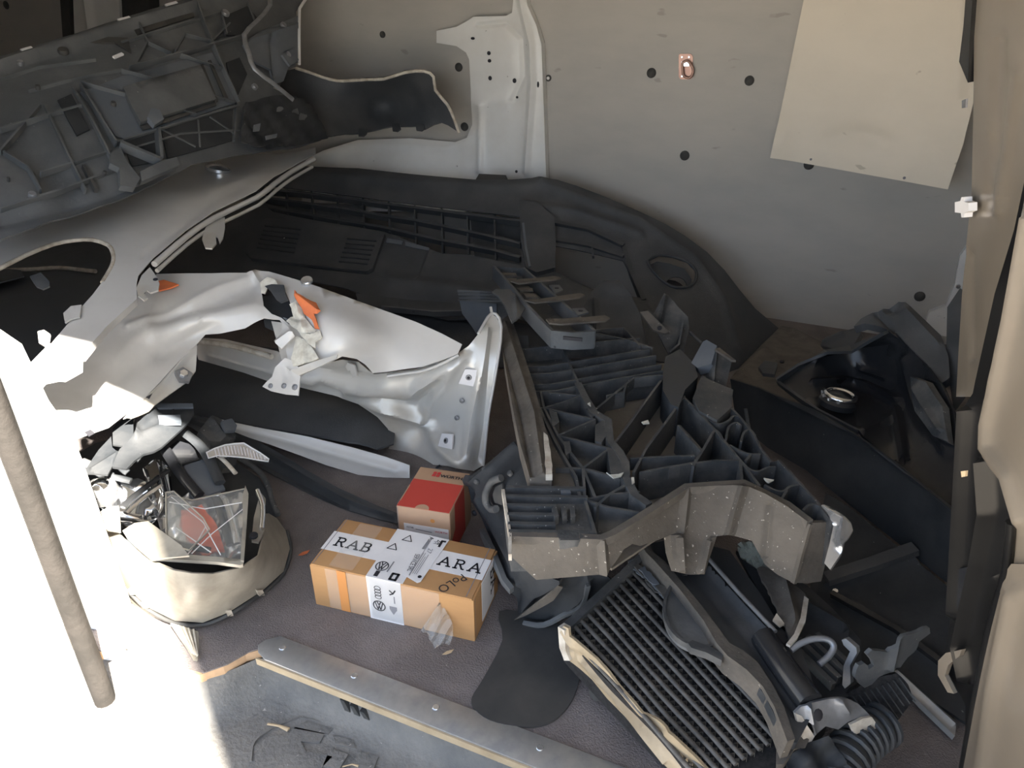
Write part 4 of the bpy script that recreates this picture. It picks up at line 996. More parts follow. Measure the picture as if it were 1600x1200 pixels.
# ------------------------------------------------------------------ intercooler with bent cream side plate
IC = Surf([(886, 985, .095), (1000, 880, .095), (1060, 1200, .075), (1230, 1160, .09)])
ic = thing('intercooler', 'damaged intercooler core with cream side plate lying near the step', 'intercooler', atz(1030, 1150, 0))
A0, A1 = np.array((888, 984.)), np.array((1052, 838.))
B0, B1 = np.array((1100, 1222.)), np.array((1302, 1100.))
sheet('core_body', [(884, 986), (1006, 872), (1056, 840), (1300, 1098), (1245, 1160), (1240, 1240), (1120, 1240), (1085, 1200)], IC, 'core_fin', ic, th=.05, off=-.010, res=30)
for k in range(17):
    t = k / 16.0
    a = A0 + (A1 - A0) * t; b = B0 + (B1 - B0) * t
    if k > 9: b = a + (b - a) * (1 - .045 * (k - 9))
    pts = [a + (b - a) * u + np.array((0, 1.6 * math.sin(9 * u + k) if k < 5 else .5 * math.sin(7 * u + k))) for u in np.linspace(0, 1, 9)]
    tubepx('cooling_tube', pts, IC, .0033, 'core_tube', ic, off=-.003, sm=0, flat=.8, seg=8)
    if k < 16:
        a2 = A0 + (A1 - A0) * (t + .03); b2 = B0 + (B1 - B0) * (t + .03)
        if k > 9: b2 = a2 + (b2 - a2) * (1 - .045 * (k - 8))
        n = 60 if k < 9 else 40
        zz = []
        for i in range(n + 1):
            c = a2 + (b2 - a2) * i / n
            zz.append(c + (A1 - A0) / 16 * .26 * (1 if i % 2 else -1))
        q = np.array(zz)
        strip3('corrugated_fin', IC.at(q, -.004), IC.n(q), .006, .0007, 'core_tube', ic)
SPS = Surf([(886, 990, .10), (1012, 1120, .085), (1100, 1195, .08), (888, 1030, .06), (949, 1092, .05), (1045, 1200, .04)])
sheet('side_plate', [(880, 978), (888, 982), (890, 994), (909, 1010), (932, 1030), (950, 1050), (966, 1072), (990, 1098), (1008, 1122), (1020, 1128), (1052, 1151), (1088, 1185), (1120, 1220), (1060, 1220), (1030, 1185), (999, 1145), (975, 1118), (949, 1092), (925, 1062), (906, 1045),
                     (889, 1032), (882, 1015), (876, 990)], SPS, 'cream_metal', ic, th=.004, res=9,
      ridges=[([(888, 1010), (940, 1060), (1000, 1130), (1080, 1210)], 4, -.006), ([(880, 985), (905, 1030), (960, 1090), (1040, 1190)], 3, .006), ([(1010, 1124), (1030, 1140)], 8, -.008)])
rib('corner_post', [(880, 980), (882, 1012), (889, 1030)], SPS, .012, .012, 'raw_edge', ic, off=.004)
sheet('end_tank', [(880, 978), (1000, 868), (1010, 874), (892, 984)], IC, 'dusty_plastic', ic, th=.05, off=.006, res=16)
for k in range(7):
    x, y = 985 + 9 * k, 893 + 9 * k
    sheet('crushed_fin', [(x - 6, y - 10), (x + 2, y - 14), (x + 22, y + 4), (x + 26, y + 14), (x + 14, y + 12)], IC, 'core_tube' if k % 2 else 'dusty_blue', ic, th=.002, off=.006 + .004 * (k % 3), res=6, jag=2)
sheet('end_bracket', [(1213, 1172), (1228, 1160), (1248, 1158), (1262, 1165), (1256, 1178), (1240, 1180), (1222, 1204), (1212, 1204)], IC, 'dusty_brown', ic, th=.01, off=.012, res=8)
for c in ((928, 1083), (976, 1126)):
    disc('rubber_foot', atz(c[0] + 6, c[1], .012), (0, 0, 1), .012, .02, 'rubber', ic, seg=10)

# ------------------------------------------------------------------ black radiator support lying across the cooler
RS = Surf([(1003, 852, .115), (1130, 1015, .13), (1228, 1160, .125), (1240, 1000, .12), (1150, 880, .105), (1290, 1100, .12)])
rs = thing('radiator_support', 'black radiator support with a grey edge lying across the intercooler', 'support', atz(1180, 1080, .02))
sheet('panel', [(1003, 852), (1060, 840), (1140, 860), (1190, 930), (1220, 980), (1248, 1008), (1262, 1040), (1280, 1098), (1245, 1160), (1230, 1160), (1198, 1092), (1168, 1046), (1131, 1016), (1098, 962), (1040, 902)], RS, 'black_plastic', rs, th=.012, res=12,
      ridges=[([(1105, 893), (1160, 955), (1206, 1004)], 4, .012), ([(1060, 870), (1180, 1010)], 10, -.006), ([(1190, 1030), (1250, 1120)], 8, -.006)])
sheet('edge_face', [(1000, 852), (1012, 850), (1020, 868), (1038, 882), (1062, 912), (1098, 955), (1118, 982), (1138, 1010), (1160, 1022), (1182, 1040), (1205, 1075), (1222, 1108), (1240, 1160), (1228, 1164), (1208, 1110), (1190, 1078), (1165, 1052), (1135, 1030), (1118, 1010), (1098, 975),
                    (1060, 925), (1022, 882), (1008, 868)], RS, 'dusty_brown', rs, th=.03, off=.006, res=10, sharp=60)
tubepx('round_bar', [(1190, 1003), (1215, 1040), (1240, 1075), (1262, 1105)], RS, .016, 'black_gloss', rs, off=.008, sm=2, seg=12)
tubepx('thin_rod', [(1104, 892), (1150, 945), (1206, 1006)], RS, .003, 'steel_grey', rs, off=.02, sm=1)
sheet('bar_socket', [(1178, 1002), (1200, 990), (1222, 1000), (1228, 1015), (1205, 1022), (1186, 1016)], RS, 'black_gloss', rs, th=.02, off=.014, res=8)
FD = Surf([(1040, 940, .12), (1110, 1000, .125), (1120, 900, .115)])
fr = sheet('fan_disc', [(1098 + 60 * math.cos(a), 949 + 60 * math.sin(a)) for a in np.linspace(math.radians(60), math.radians(245), 22)] + [(1090, 930)], FD, 'hazed_dusty_grey', rs, th=.008, off=-.006, res=14)
rib('disc_rim', [(1098 + 60 * math.cos(a), 949 + 60 * math.sin(a)) for a in np.linspace(math.radians(60), math.radians(245), 22)], FD, .008, .004, 'dusty_plastic', fr, off=.0)
sheet('lug', [(1074, 1004), (1082, 1000), (1110, 1010), (1130, 1022), (1128, 1032), (1105, 1020), (1080, 1012)], RS, 'dusty_plastic', rs, th=.01, off=.0, res=8)

SH = Surf([(1190, 890, .09), (1345, 1000, .09), (1280, 1100, .085)])
sheet('shroud', [(1150, 860), (1190, 880), (1262, 915), (1300, 950), (1345, 1000), (1348, 1085), (1300, 1092), (1270, 1095), (1250, 1010), (1200, 950)], SH, 'black_deep', rs, th=.006, res=14, ridges=[([(1235, 935), (1320, 985)], 8, .012)])
for k in range(4):
    rib('shroud_bar', [(1232 + 14 * k, 1012 - 4 * k), (1300 + 9 * k, 1080 - 10 * k)], SH, .012, .007, 'dusty_plastic', rs, off=.014)

# ------------------------------------------------------------------ loose debris around it
CH = Surf([(1284, 791, .25), (1332, 825, .25), (1295, 889, .21)])
o = sheet('chrome_trim', [(1284, 791), (1300, 795), (1317, 805), (1330, 817), (1332, 828), (1325, 845), (1312, 868), (1297, 890), (1288, 880), (1296, 850), (1302, 822), (1296, 806)], CH, 'silver', None, th=.004, res=7, ridges=[([(1290, 795), (1322, 815), (1318, 850)], 7, .012)])
tag(o, 'bent shiny chrome trim sticking out beside the carrier end', 'trim')
FG = Surf([(1152, 851, .11), (1225, 905, .10), (1165, 875, .10)])
o = sheet('foam_scrap', [(1151, 850), (1165, 846), (1180, 849), (1188, 862), (1195, 878), (1215, 893), (1232, 912), (1215, 908), (1190, 893), (1172, 880), (1156, 870)], FG, 'foam_green', None, th=.02, res=6, jag=1, wave=lambda x, y: .004 * math.sin(x * .5) * math.cos(y * .4))
tag(o, 'grey-green foam scrap poking out under the carrier front', 'foam scrap')
TP = Surf([(1190, 890, .115), (1258, 928, .125), (1225, 990, .14)])
o = sheet('torn_panel', [(1182, 888), (1195, 884), (1225, 905), (1258, 925), (1262, 940), (1255, 960), (1248, 985), (1235, 1000), (1230, 985), (1220, 965), (1205, 930)], TP, 'dusty_brown', None, th=.004, res=7, jag=1.5, ridges=[([(1225, 910), (1240, 970)], 8, .012)])
tag(o, 'torn dark brown plastic panel end below the chrome trim', 'panel')
sheet('white_rim', [(1256, 935), (1263, 940), (1258, 975), (1245, 1002), (1234, 1013), (1228, 1010), (1240, 995), (1250, 970)], TP, 'raw_edge', o, th=.003, off=.004, res=7)
sheet('white_chip', [(1207, 972), (1213, 962), (1225, 978), (1218, 982)], TP, 'raw_edge', o, th=.003, off=.004, res=7)
HK = Surf([(1240, 1016, .14), (1300, 1000, .15), (1280, 1040, .13)])
o = tubepx('wire_hook', [(1236, 1016), (1250, 1006), (1268, 999), (1288, 998), (1300, 1004), (1302, 1014), (1294, 1026), (1280, 1038)], HK, .004, 'steel_grey', None, sm=4)
tag(o, 'bent grey metal wire hook beside the round black bar', 'hook')
BK = Surf([(1317, 1000, .15), (1338, 1014, .15), (1322, 1072, .10)])
o = sheet('bent_strap', [(1315, 1000), (1322, 998), (1338, 1012), (1339, 1020), (1328, 1040), (1329, 1068), (1320, 1076), (1316, 1070), (1318, 1040), (1328, 1018), (1318, 1008)], BK, 'steel_grey', None, th=.008, res=6)
tag(o, 'thin bent grey metal strap standing between broken plastic pieces', 'strap')
BP = Surf([(1340, 1060, .12), (1388, 1020, .14), (1453, 983, .15)])
o = sheet('broken_plate', [(1335, 1058), (1342, 1040), (1352, 1036), (1358, 1046), (1366, 1040), (1356, 1022), (1362, 1015), (1388, 1020), (1398, 1004), (1412, 994), (1435, 988), (1452, 980), (1453, 990), (1436, 1002), (1432, 1014), (1418, 1028), (1408, 1042), (1388, 1050), (1372, 1066), (1350, 1074)],
          BP, 'hazed_dusty_grey', None, th=.005, res=7, jag=1.2, ridges=[([(1400, 1000), (1390, 1045)], 5, .006)])
tag(o, 'jagged broken grey plastic plate near the door edge', 'plate')
CM = Surf([(1335, 1085, .09), (1400, 1055, .11), (1380, 1140, .06)])
o = thing('mesh_scrap', 'dark fine-finned radiator scrap below the jagged plate', 'radiator scrap', atz(1385, 1130, 0))
sheet('scrap_body', [(1325, 1085), (1345, 1070), (1375, 1058), (1402, 1052), (1420, 1070), (1427, 1092), (1412, 1115), (1385, 1142), (1365, 1125), (1340, 1100)], CM, 'core_fin', o, th=.012, res=9, jag=1)
for k in range(9):
    a = np.array((1332 + 9 * k, 1088 - 3.6 * k)); b = a + np.array((34, 48)) * (1 if k < 6 else .75)
    rib('scrap_fin', [a, b], CM, .004, .0012, 'dusty_plastic', o, off=.003)
MM = Surf([(1242, 1114, .13), (1340, 1099, .12), (1300, 1145, .10), (1374, 1144, .08)])
o = thing('metal_mount', 'crumpled grey steel mounting bracket with one hole beside the cooler end', 'bracket', atz(1300, 1150, .01))
sheet('plate', [(1242, 1114), (1252, 1104), (1268, 1098), (1310, 1089), (1325, 1092), (1340, 1099), (1352, 1110), (1362, 1121), (1368, 1132), (1358, 1136), (1340, 1122), (1325, 1128), (1310, 1140), (1290, 1135), (1272, 1150), (1266, 1130)], MM, 'steel_grey', o, th=.004, res=8,
      ridges=[([(1310, 1095), (1320, 1110)], 6, .008), ([(1262, 1105), (1270, 1145)], 4, .006)])
sheet('pale_lip', [(1242, 1114), (1252, 1118), (1262, 1135), (1272, 1150), (1266, 1160), (1256, 1158), (1248, 1138)], MM, 'raw_edge', o, th=.004, off=.001, res=8)
sheet('pale_flap', [(1325, 1130), (1345, 1120), (1358, 1118), (1370, 1135), (1375, 1146), (1366, 1152), (1348, 1138), (1332, 1146)], MM, 'raw_edge', o, th=.004, off=.004, res=8)
disc('bolt_hole', MM.at([(1278, 1117)], .0)[0], MM.n([(1278, 1117)])[0], .006, .0015, 'ink', o, seg=10, squash=1.2)
# corrugated hose
hz = thing('corrugated_hose', 'black corrugated hose end at the bottom edge below the steel bracket', 'hose', atz(1340, 1190, 0))
HS = Surf([(1270, 1190, .07), (1370, 1140, .07), (1330, 1230, .06)])
hp = curve([(1378, 1132), (1352, 1150), (1332, 1172), (1312, 1205), (1305, 1235)], 5)
hp3 = HS.at(hp)
tube('hose_core', hp3, .022, 'rubber', hz, seg=12)
for i in range(0, len(hp3) - 1, 2):
    T = hp3[i + 1] - hp3[i]; T /= np.linalg.norm(T)
    u = np.cross(T, (0, 0, 1.0)); u /= np.linalg.norm(u); v = np.cross(T, u)
    tube('hose_ring', [hp3[i] + .024 * (u * math.cos(a) + v * math.sin(a)) for a in np.linspace(0, 2 * math.pi, 15)[:-1]], .004, 'black_plastic', hz, seg=6, closed=True)
o = sheet('crumpled_cover', [(1235, 1180), (1262, 1162), (1290, 1150), (1305, 1165), (1318, 1190), (1330, 1230), (1230, 1230)], Surf([(1235, 1180, .10), (1300, 1160, .10), (1280, 1230, .08)]), 'black_deep', None, th=.004, res=6, jag=1.0, wave=lambda x, y: .007 * math.sin(x * .11 + 1) * math.cos(y * .09))
tag(o, 'crumpled black plastic cover by the intercooler end bracket', 'cover')

# ------------------------------------------------------------------ black rubber mat on the floor under the cooler
MS = Surf([(740, 1100, .004), (900, 1000, .004), (800, 970, .004)])
o = sheet('rubber_mat', [(780, 955), (830, 960), (890, 985), (906, 1030), (905, 1062), (893, 1095), (872, 1120), (845, 1133), (805, 1134), (765, 1125), (742, 1108), (737, 1090), (755, 1060), (785, 1000)], MS, 'rubber', None, th=.004, res=14, sm=3)
tag(o, 'dark rounded rubber mat flat on the floor beside the intercooler', 'mat')

# ------------------------------------------------------------------ dark parts on the right
DT = Surf([(1141, 591, .05), (1225, 515, .03), (1290, 547, .05), (1236, 627, .08)])
o = sheet('dusty_tray', [(1141, 592), (1160, 570), (1190, 540), (1220, 512), (1240, 516), (1265, 530), (1295, 545), (1262, 575), (1220, 598), (1245, 630), (1200, 612)], DT, 'dusty_brown', None, th=.006, res=11,
          ridges=[([(1225, 515), (1160, 585)], 7, .01), ([(1240, 520), (1290, 545)], 6, .01)])
tag(o, 'dusty brown plastic tray corner between the bumper end and dark lamp housing', 'tray')
sheet('recess', [(1185, 578), (1195, 568), (1215, 572), (1210, 590), (1192, 588)], DT, 'black_plastic', o, th=.01, off=.008, res=8)
disc('hole', DT.at([(1222, 566)], .002)[0], DT.n([(1222, 566)])[0], .009, .002, 'ink', o, seg=10, squash=.6)
PN = Surf([(1141, 595, .10), (1260, 640, .14), (1448, 762, .18), (1505, 808, .19), (1475, 907, .06), (1321, 784, .05), (1200, 690, .03)])
o = sheet('long_panel', [(1141, 592), (1200, 611), (1240, 628), (1271, 640), (1337, 678), (1395, 720), (1448, 762), (1500, 802), (1520, 830), (1520, 935), (1475, 907), (1400, 846), (1321, 784), (1260, 735), (1200, 700), (1150, 660)], PN, 'black_deep', None, th=.006, res=14,
          ridges=[([(1200, 612), (1337, 679), (1448, 763), (1500, 803)], 4, .006), ([(1330, 700), (1450, 800)], 22, -.008)])
tag(o, 'long dark plastic panel running diagonally in front of the lamp housing', 'panel')
tubepx('peg', [(1178, 672), (1175, 655), (1172, 637)], PN, .004, 'hazed_dusty_grey', o, off=.012, sm=1)
DK = Surf([(1300, 800, .05), (1475, 915, .06), (1490, 1090, .02), (1340, 980, .015)])
o = sheet('black_tray', [(1290, 770), (1330, 795), (1475, 912), (1515, 945), (1510, 1130), (1465, 1100), (1400, 1075), (1330, 1060), (1280, 1000), (1265, 930), (1270, 860)], DK, 'black_deep', None, th=.006, res=16, ridges=[([(1295, 915), (1430, 870)], 7, .012), ([(1330, 940), (1480, 1040)], 8, .008)])
tag(o, 'flat black plastic tray under the long panel beside the door', 'tray')
rib('tray_bar', [(1292, 915), (1360, 893), (1430, 868)], DK, .012, .02, 'black_textured', o, off=.022)
rib('tray_rail', [(1300, 935), (1400, 990), (1480, 1050)], DK, .01, .008, 'black_gloss', o, off=.016)
disc('clip', DK.at([(1306, 932)], .01)[0], DK.n([(1306, 932)])[0], .005, .004, 'silver', o, seg=8)
SLS = Surf([(1395, 1050, .02), (1490, 1140, .012), (1440, 1080, .015)])
o = sheet('sill_strip', [(1392, 1048), (1402, 1046), (1440, 1080), (1495, 1128), (1492, 1150), (1440, 1100)], SLS, 'aluminium', None, th=.008, res=12, ridges=[([(1400, 1052), (1490, 1135)], 3, .006)])
tag(o, 'thin silver sill strip leading to the door edge', 'strip')

# black lamp housing standing in the right corner
HL = Surf([(1216, 597, .13), (1290, 550, .20), (1385, 518, .27), (1474, 607, .25), (1490, 790, .16), (1341, 673, .15), (1277, 642, .14), (1330, 600, .13), (1400, 640, .15)])
hl = thing('lamp_housing', 'black headlamp housing with a clear bulb cap in the dark corner', 'headlamp', atz(1380, 700, 0))
sheet('shell', [(1216, 597), (1250, 572), (1290, 550), (1310, 546), (1328, 545), (1355, 533), (1388, 517), (1420, 542), (1450, 575), (1474, 607), (1490, 645), (1497, 690), (1500, 800), (1448, 762), (1341, 676), (1277, 642), (1245, 620)], HL, 'black_gloss', hl, th=.005, res=11,
      ridges=[([(1268, 600), (1315, 594), (1350, 602), (1403, 625)], 5, .014), ([(1345, 675), (1400, 650)], 6, .008), ([(1290, 565), (1380, 545)], 10, -.02), ([(1420, 560), (1440, 640), (1480, 700)], 8, .016), ([(1345, 575), (1385, 590)], 5, .01), ([(1403, 640), (1412, 720)], 6, .012)])
rib('rim', [(1216, 598), (1250, 573), (1290, 550), (1330, 545), (1388, 518)], HL, .02, .006, 'black_plastic', hl, off=.012)
rib('rim', [(1216, 598), (1245, 620), (1277, 643), (1340, 676)], HL, .012, .006, 'black_plastic', hl, off=.006)
c = HL.at([(1306, 640)], .012)[0]; n = HL.n([(1306, 640)])[0]
cap = disc('bulb_cap', c, n, .036, .014, 'black_gloss', hl, seg=24, dome=.012)
u = np.cross(n, (0, 0, 1.0)); u /= np.linalg.norm(u); v = np.cross(n, u)
tube('glass_ring', [c + n * .018 + .026 * (u * math.cos(a) + v * math.sin(a)) for a in np.linspace(0, 2 * math.pi, 25)[:-1]], .006, 'chrome', cap, seg=10, closed=True)
for a in np.linspace(2.6, 5.2, 6):
    tube('glass_flute', [c + n * .02 + .02 * (u * math.cos(a) + v * math.sin(a)), c + n * .016 + .034 * (u * math.cos(a) + v * math.sin(a))], .0035, 'clear_plastic', cap, seg=6)
BR2 = Surf([(1334, 509, .26), (1404, 472, .31), (1470, 524, .29), (1448, 562, .26)])
sheet('top_bracket', [(1334, 510), (1345, 498), (1363, 488), (1380, 482), (1404, 472), (1415, 474), (1424, 481), (1450, 505), (1470, 524), (1482, 556), (1484, 590), (1470, 600), (1448, 568), (1420, 540), (1400, 518), (1375, 510), (1352, 505)], BR2, 'black_textured', hl, th=.02, res=10, sharp=50,
      ridges=[([(1370, 490), (1395, 515)], 5, -.012), ([(1410, 480), (1465, 540)], 8, .012), ([(1390, 482), (1408, 480)], 6, -.012)])
sheet('side_arm', [(1282, 540), (1300, 526), (1315, 520), (1338, 512), (1345, 520), (1330, 545), (1310, 546)], Surf([(1282, 540, .12), (1345, 515, .2), (1320, 546, .18)]), 'black_textured', hl, th=.01, res=9, ridges=[([(1290, 535), (1320, 522)], 4, .01)])
sheet('back_arm', [(1440, 590), (1465, 600), (1490, 640), (1496, 700), (1470, 690), (1445, 650)], HL, 'dusty_plastic', hl, th=.012, off=.02, res=10, ridges=[([(1450, 610), (1485, 680)], 5, .01)])
sheet('corner_flap', [(1480, 480), (1500, 450), (1512, 470), (1505, 620), (1490, 640), (1478, 560)], Surf([(1480, 480, ('y', 1.5)), (1505, 460, ('y', 1.5)), (1490, 620, ('y', 1.35))]), 'black_plastic', hl, th=.006, res=14)
# ------------------------------------------------------------------ broken headlamp at the left, half in the sun
HB = Surf([(130, 817, .10), (200, 920, .035), (273, 970, .015), (317, 973, .012), (410, 923, .012), (453, 857, .015), (433, 810, .03), (403, 743, .05), (333, 710, .08), (200, 690, .13), (110, 730, .15), (280, 820, .05)])
hd = thing('broken_headlamp', 'broken dusty headlamp with smashed lens beside the sunlit door pillar', 'headlamp', atz(300, 960, 0))
sheet('housing', [(112, 712), (150, 690), (200, 676), (260, 668), (320, 690), (345, 700), (372, 722), (403, 743), (418, 765), (425, 785), (433, 810), (447, 830), (453, 857), (443, 893), (410, 923), (357, 957), (317, 973), (273, 970), (233, 950), (200, 920), (160, 877), (140, 847), (128, 812), (118, 760)],
      HB, 'black_plastic', hd, th=.004, res=14, off=-.004)
LN = Surf([(273, 970, .02), (317, 973, .018), (200, 920, .045), (150, 850, .09), (410, 923, .018), (453, 857, .02), (433, 812, .05), (190, 840, .15), (237, 877, .15), (333, 897, .13), (377, 887, .12), (405, 867, .105), (413, 800, .10), (300, 935, .095), (180, 870, .115), (390, 905, .085)])
sheet('lens', [(143, 812), (152, 800), (190, 840), (210, 858), (237, 877), (270, 891), (300, 896), (333, 897), (377, 887), (405, 867), (412, 835), (411, 803), (420, 802), (433, 810), (447, 830), (453, 857), (443, 893), (410, 923), (357, 957), (317, 973), (273, 970), (233, 950), (200, 920), (160, 877), (143, 840)],
      LN, 'hazy_plastic', hd, th=.003, res=10)
tubepx('seal', [(128, 815), (142, 848), (160, 880), (200, 923), (233, 953), (273, 973), (317, 976), (357, 960), (410, 926), (443, 896), (454, 860), (448, 830)], LN, .0035, 'rubber', hd, off=.0, sm=3)
sheet('lower_lip', [(145, 870), (165, 895), (200, 932), (233, 960), (265, 978), (254, 985), (250, 977), (215, 955), (180, 925), (155, 895)], LN, 'hazy_plastic', hd, th=.003, off=-.004, res=10)
tubepx('edge_rim', [(372, 722), (403, 743), (418, 765), (425, 790), (434, 812)], HB, .005, 'dusty_plastic', hd, off=.012, sm=3)
for x, y in ((208, 924), (228, 945), (357, 957), (405, 926)):
    sheet('rim_clip', [(x - 6, y - 5), (x + 3, y - 6), (x + 7, y + 3), (x - 2, y + 4)], LN, 'raw_edge', hd, th=.004, off=.003, res=6)
TF = Surf([(267, 973, .03), (310, 987, .012), (308, 1030, .004)])
tb2 = sheet('mount_tab', [(267, 973), (290, 980), (310, 987), (311, 1010), (309, 1031), (303, 1030), (293, 1012), (280, 993)], TF, 'hazy_plastic', hd, th=.004, res=7)
for k in range(4):
    rib('tab_rib', [(277 + 8 * k, 980 + 2 * k), (300 + 2.5 * k, 1022 + 1.5 * k)], TF, .004, .002, 'raw_edge', tb2, off=.005)
# reflectors and bezels inside
RF = Surf([(190, 760, .14), (330, 740, .11), (400, 850, .08), (240, 850, .10), (150, 800, .13)])
sheet('reflector', [(150, 780), (185, 765), (215, 760), (250, 775), (255, 800), (235, 835), (200, 835), (170, 815)], RF, 'chrome', hd, th=.003, res=8, ridges=[([(170, 790), (235, 800)], 18, -.03)], off=.02)
c = RF.at([(165, 785)], .02)[0]; n = RF.n([(165, 785)])[0]
bl = disc('lamp_projector', c, n, .024, .02, 'silver', hd, seg=20, dome=.008)
disc('projector_lens', c + n * .024, n, .013, .003, 'chrome', bl, seg=16, dome=.004)
sheet('reflector', [(255, 720), (275, 705), (300, 712), (312, 735), (275, 742), (258, 738)], RF, 'black_gloss', hd, th=.003, res=8, off=.025, ridges=[([(265, 725), (305, 725)], 6, -.01)])
sheet('reflector', [(222, 745), (250, 732), (262, 745), (270, 790), (250, 815), (232, 790)], RF, 'chrome', hd, th=.003, res=8, off=.02, ridges=[([(240, 745), (255, 800)], 8, .02)])
sheet('grey_bezel', [(285, 748), (325, 735), (340, 760), (353, 785), (325, 795), (308, 790), (292, 765)], RF, 'dusty_blue', hd, th=.004, res=9, off=.03)
for p, mname, r in (([(195, 815), (215, 795), (240, 775), (258, 760)], 'black_gloss', .006), ([(200, 825), (225, 800), (250, 782)], 'chrome', .005), ([(255, 728), (280, 765), (312, 800)], 'black_gloss', .009), ([(285, 700), (310, 720), (330, 750), (345, 780)], 'black_plastic', .009),
                    ([(170, 748), (178, 765), (205, 775)], 'black_plastic', .006), ([(135, 745), (160, 755), (175, 762)], 'silver', .008), ([(340, 735), (355, 748), (370, 765)], 'raw_edge', .004), ([(130, 800), (140, 812), (150, 822)], 'rubber', .006)):
    tubepx('bezel_bar', p, RF, r, mname, hd, off=.036, sm=3, flat=.6)
sheet('reflector', [(240, 800), (258, 782), (300, 775), (345, 775), (383, 778), (384, 830), (378, 872), (330, 880), (265, 868)], RF, 'silver', hd, th=.003, res=7, off=.004, wave=lambda x, y: .008 * math.sin(x * .16 + y * .07) * math.cos(y * .13))
for p, mname in (([(340, 800), (352, 835), (362, 868)], 'black_gloss'), ([(352, 798), (364, 832), (372, 866)], 'chrome'), ([(330, 785), (342, 800), (350, 815)], 'black_gloss'), ([(245, 850), (280, 866), (330, 876)], 'black_gloss')):
    tubepx('bezel_bar', p, RF, .006, mname, hd, off=.022, sm=3, flat=.6)
sheet('amber_lens', [(283, 808), (315, 798), (340, 830), (352, 868), (318, 874), (300, 860), (285, 835)], RF, 'amber', hd, th=.004, res=8, off=.012, wave=lambda x, y: .0025 * math.sin(y * 1.2))
sheet('side_flange', [(408, 790), (416, 800), (414, 850), (405, 868), (395, 866), (398, 830)], RF, 'hazy_plastic', hd, th=.004, res=8, off=.03)
tubepx('side_chrome', [(404, 795), (412, 820), (410, 855)], RF, .004, 'chrome', hd, off=.04, sm=3)
disc('side_hole', RF.at([(398, 862)], .036)[0], RF.n([(398, 862)])[0], .007, .002, 'ink', hd, seg=10)

# loose shards and fragments heaped in the lamp
def shard(name, pts, S, mat, label, th=.003, off=0, res=9, ridges=(), rimmat=None, jag=0):
    o = sheet(name, pts, S, mat, None, th=th, off=off, res=res, ridges=ridges, jag=jag)
    tag(o, label, 'shard' if 'shard' in name else 'fragment', 'fragments heaped in the broken headlamp')
    if rimmat:
        tube('bright_edge', S.at(dense(list(pts) + [pts[0]], 12, False), off + .001), .0011, rimmat, o, seg=6)
    return o


S1 = Surf([(260, 780, .17), (385, 768, .15), (380, 883, .13), (243, 873, .15)])
o = shard('lens_shard', [(260, 783), (268, 778), (300, 785), (383, 767), (387, 780), (384, 830), (380, 884), (340, 878), (290, 874), (243, 874), (255, 862), (262, 850)], S1, 'clear_plastic', 'large clear four-sided lens shard lying over the orange reflector', off=.004, rimmat='hazy_plastic')
sheet('thick_edge', [(383, 767), (388, 780), (385, 830), (381, 885), (376, 884), (379, 830), (379, 782)], S1, 'hazy_plastic', o, th=.004, off=.012, res=8)
sheet('lower_edge', [(243, 872), (290, 872), (340, 876), (378, 880), (380, 888), (375, 889), (340, 884), (290, 881), (243, 878)], S1, 'hazy_plastic', o, th=.006, off=.008, res=8)
shard('lens_shard', [(260, 782), (272, 780), (318, 822), (328, 840), (297, 872), (262, 862)], S1, 'clear_plastic', 'narrow clear triangular shard stacked on the large clear one', off=.016, rimmat='hazy_plastic')
for p in ([(268, 782), (318, 822), (345, 872)], [(300, 870), (330, 840), (380, 800)], [(265, 790), (320, 800), (378, 790)], [(290, 876), (310, 850), (322, 828)], [(275, 830), (330, 868)]):
    tube('crack_line', S1.at(dense(p, 14, False), .0065), .0008, 'paper_white', o, seg=5)
S2 = Surf([(193, 830, .165), (233, 817, .17), (297, 870, .165), (240, 877, .16)])
shard('lens_shard', [(193, 832), (212, 820), (233, 817), (262, 838), (285, 855), (297, 871), (262, 874), (238, 878), (215, 858), (200, 843)], S2, 'hazy_plastic', 'sun-bleached opaque lens shard left of the clear ones', off=.004)
S3 = Surf([(150, 812, .16), (190, 800, .16), (190, 840, .15)])
shard('lens_shard', [(150, 812), (170, 800), (188, 797), (190, 818), (191, 838), (170, 835)], S3, 'hazy_plastic', 'small pale shard standing beside the lamp projector', off=.01)
S4 = Surf([(177, 685, .19), (300, 657, .17), (225, 732, .17), (132, 754, .18)])
shard('bracket_fragment', [(177, 686), (186, 676), (198, 667), (208, 660), (209, 690), (208, 705), (201, 714), (190, 713), (178, 711)], S4, 'black_deep', 'small upright black bracket fragment half in sunlight', off=.022)
o = shard('bracket_fragment', [(214, 688), (228, 672), (243, 661), (270, 659), (300, 656), (302, 667), (295, 680), (283, 692), (268, 706), (252, 721), (240, 728), (225, 732), (212, 742), (200, 755), (178, 752), (183, 738), (189, 724), (200, 714), (213, 703)], S4, 'black_deep',
          'big black angular bracket fragment on top of the smashed headlamp', off=.03, th=.004, ridges=[([(243, 665), (216, 690), (214, 705)], 4, .01), ([(210, 708), (250, 690), (290, 672)], 5, .006)])
sheet('raised_pad', [(246, 680), (280, 679), (282, 690), (248, 690)], S4, 'dusty_blue', o, th=.008, off=.042, res=8)
rib('slit', [(270, 659), (270, 672)], S4, .004, .003, 'ink', o, off=.033)
sheet('upper_rim', [(208, 657), (300, 656), (301, 662), (244, 664), (210, 672)], S4, 'dusty_blue', o, th=.004, off=.036, res=8)
shard('bracket_fragment', [(132, 755), (144, 736), (156, 718), (175, 697), (177, 714), (188, 724), (180, 738), (170, 757), (150, 756)], S4, 'black_deep', 'sunlit grey wedge-shaped plastic fragment beside the angular bracket', off=.02, ridges=[([(146, 752), (186, 726)], 4, .008)])
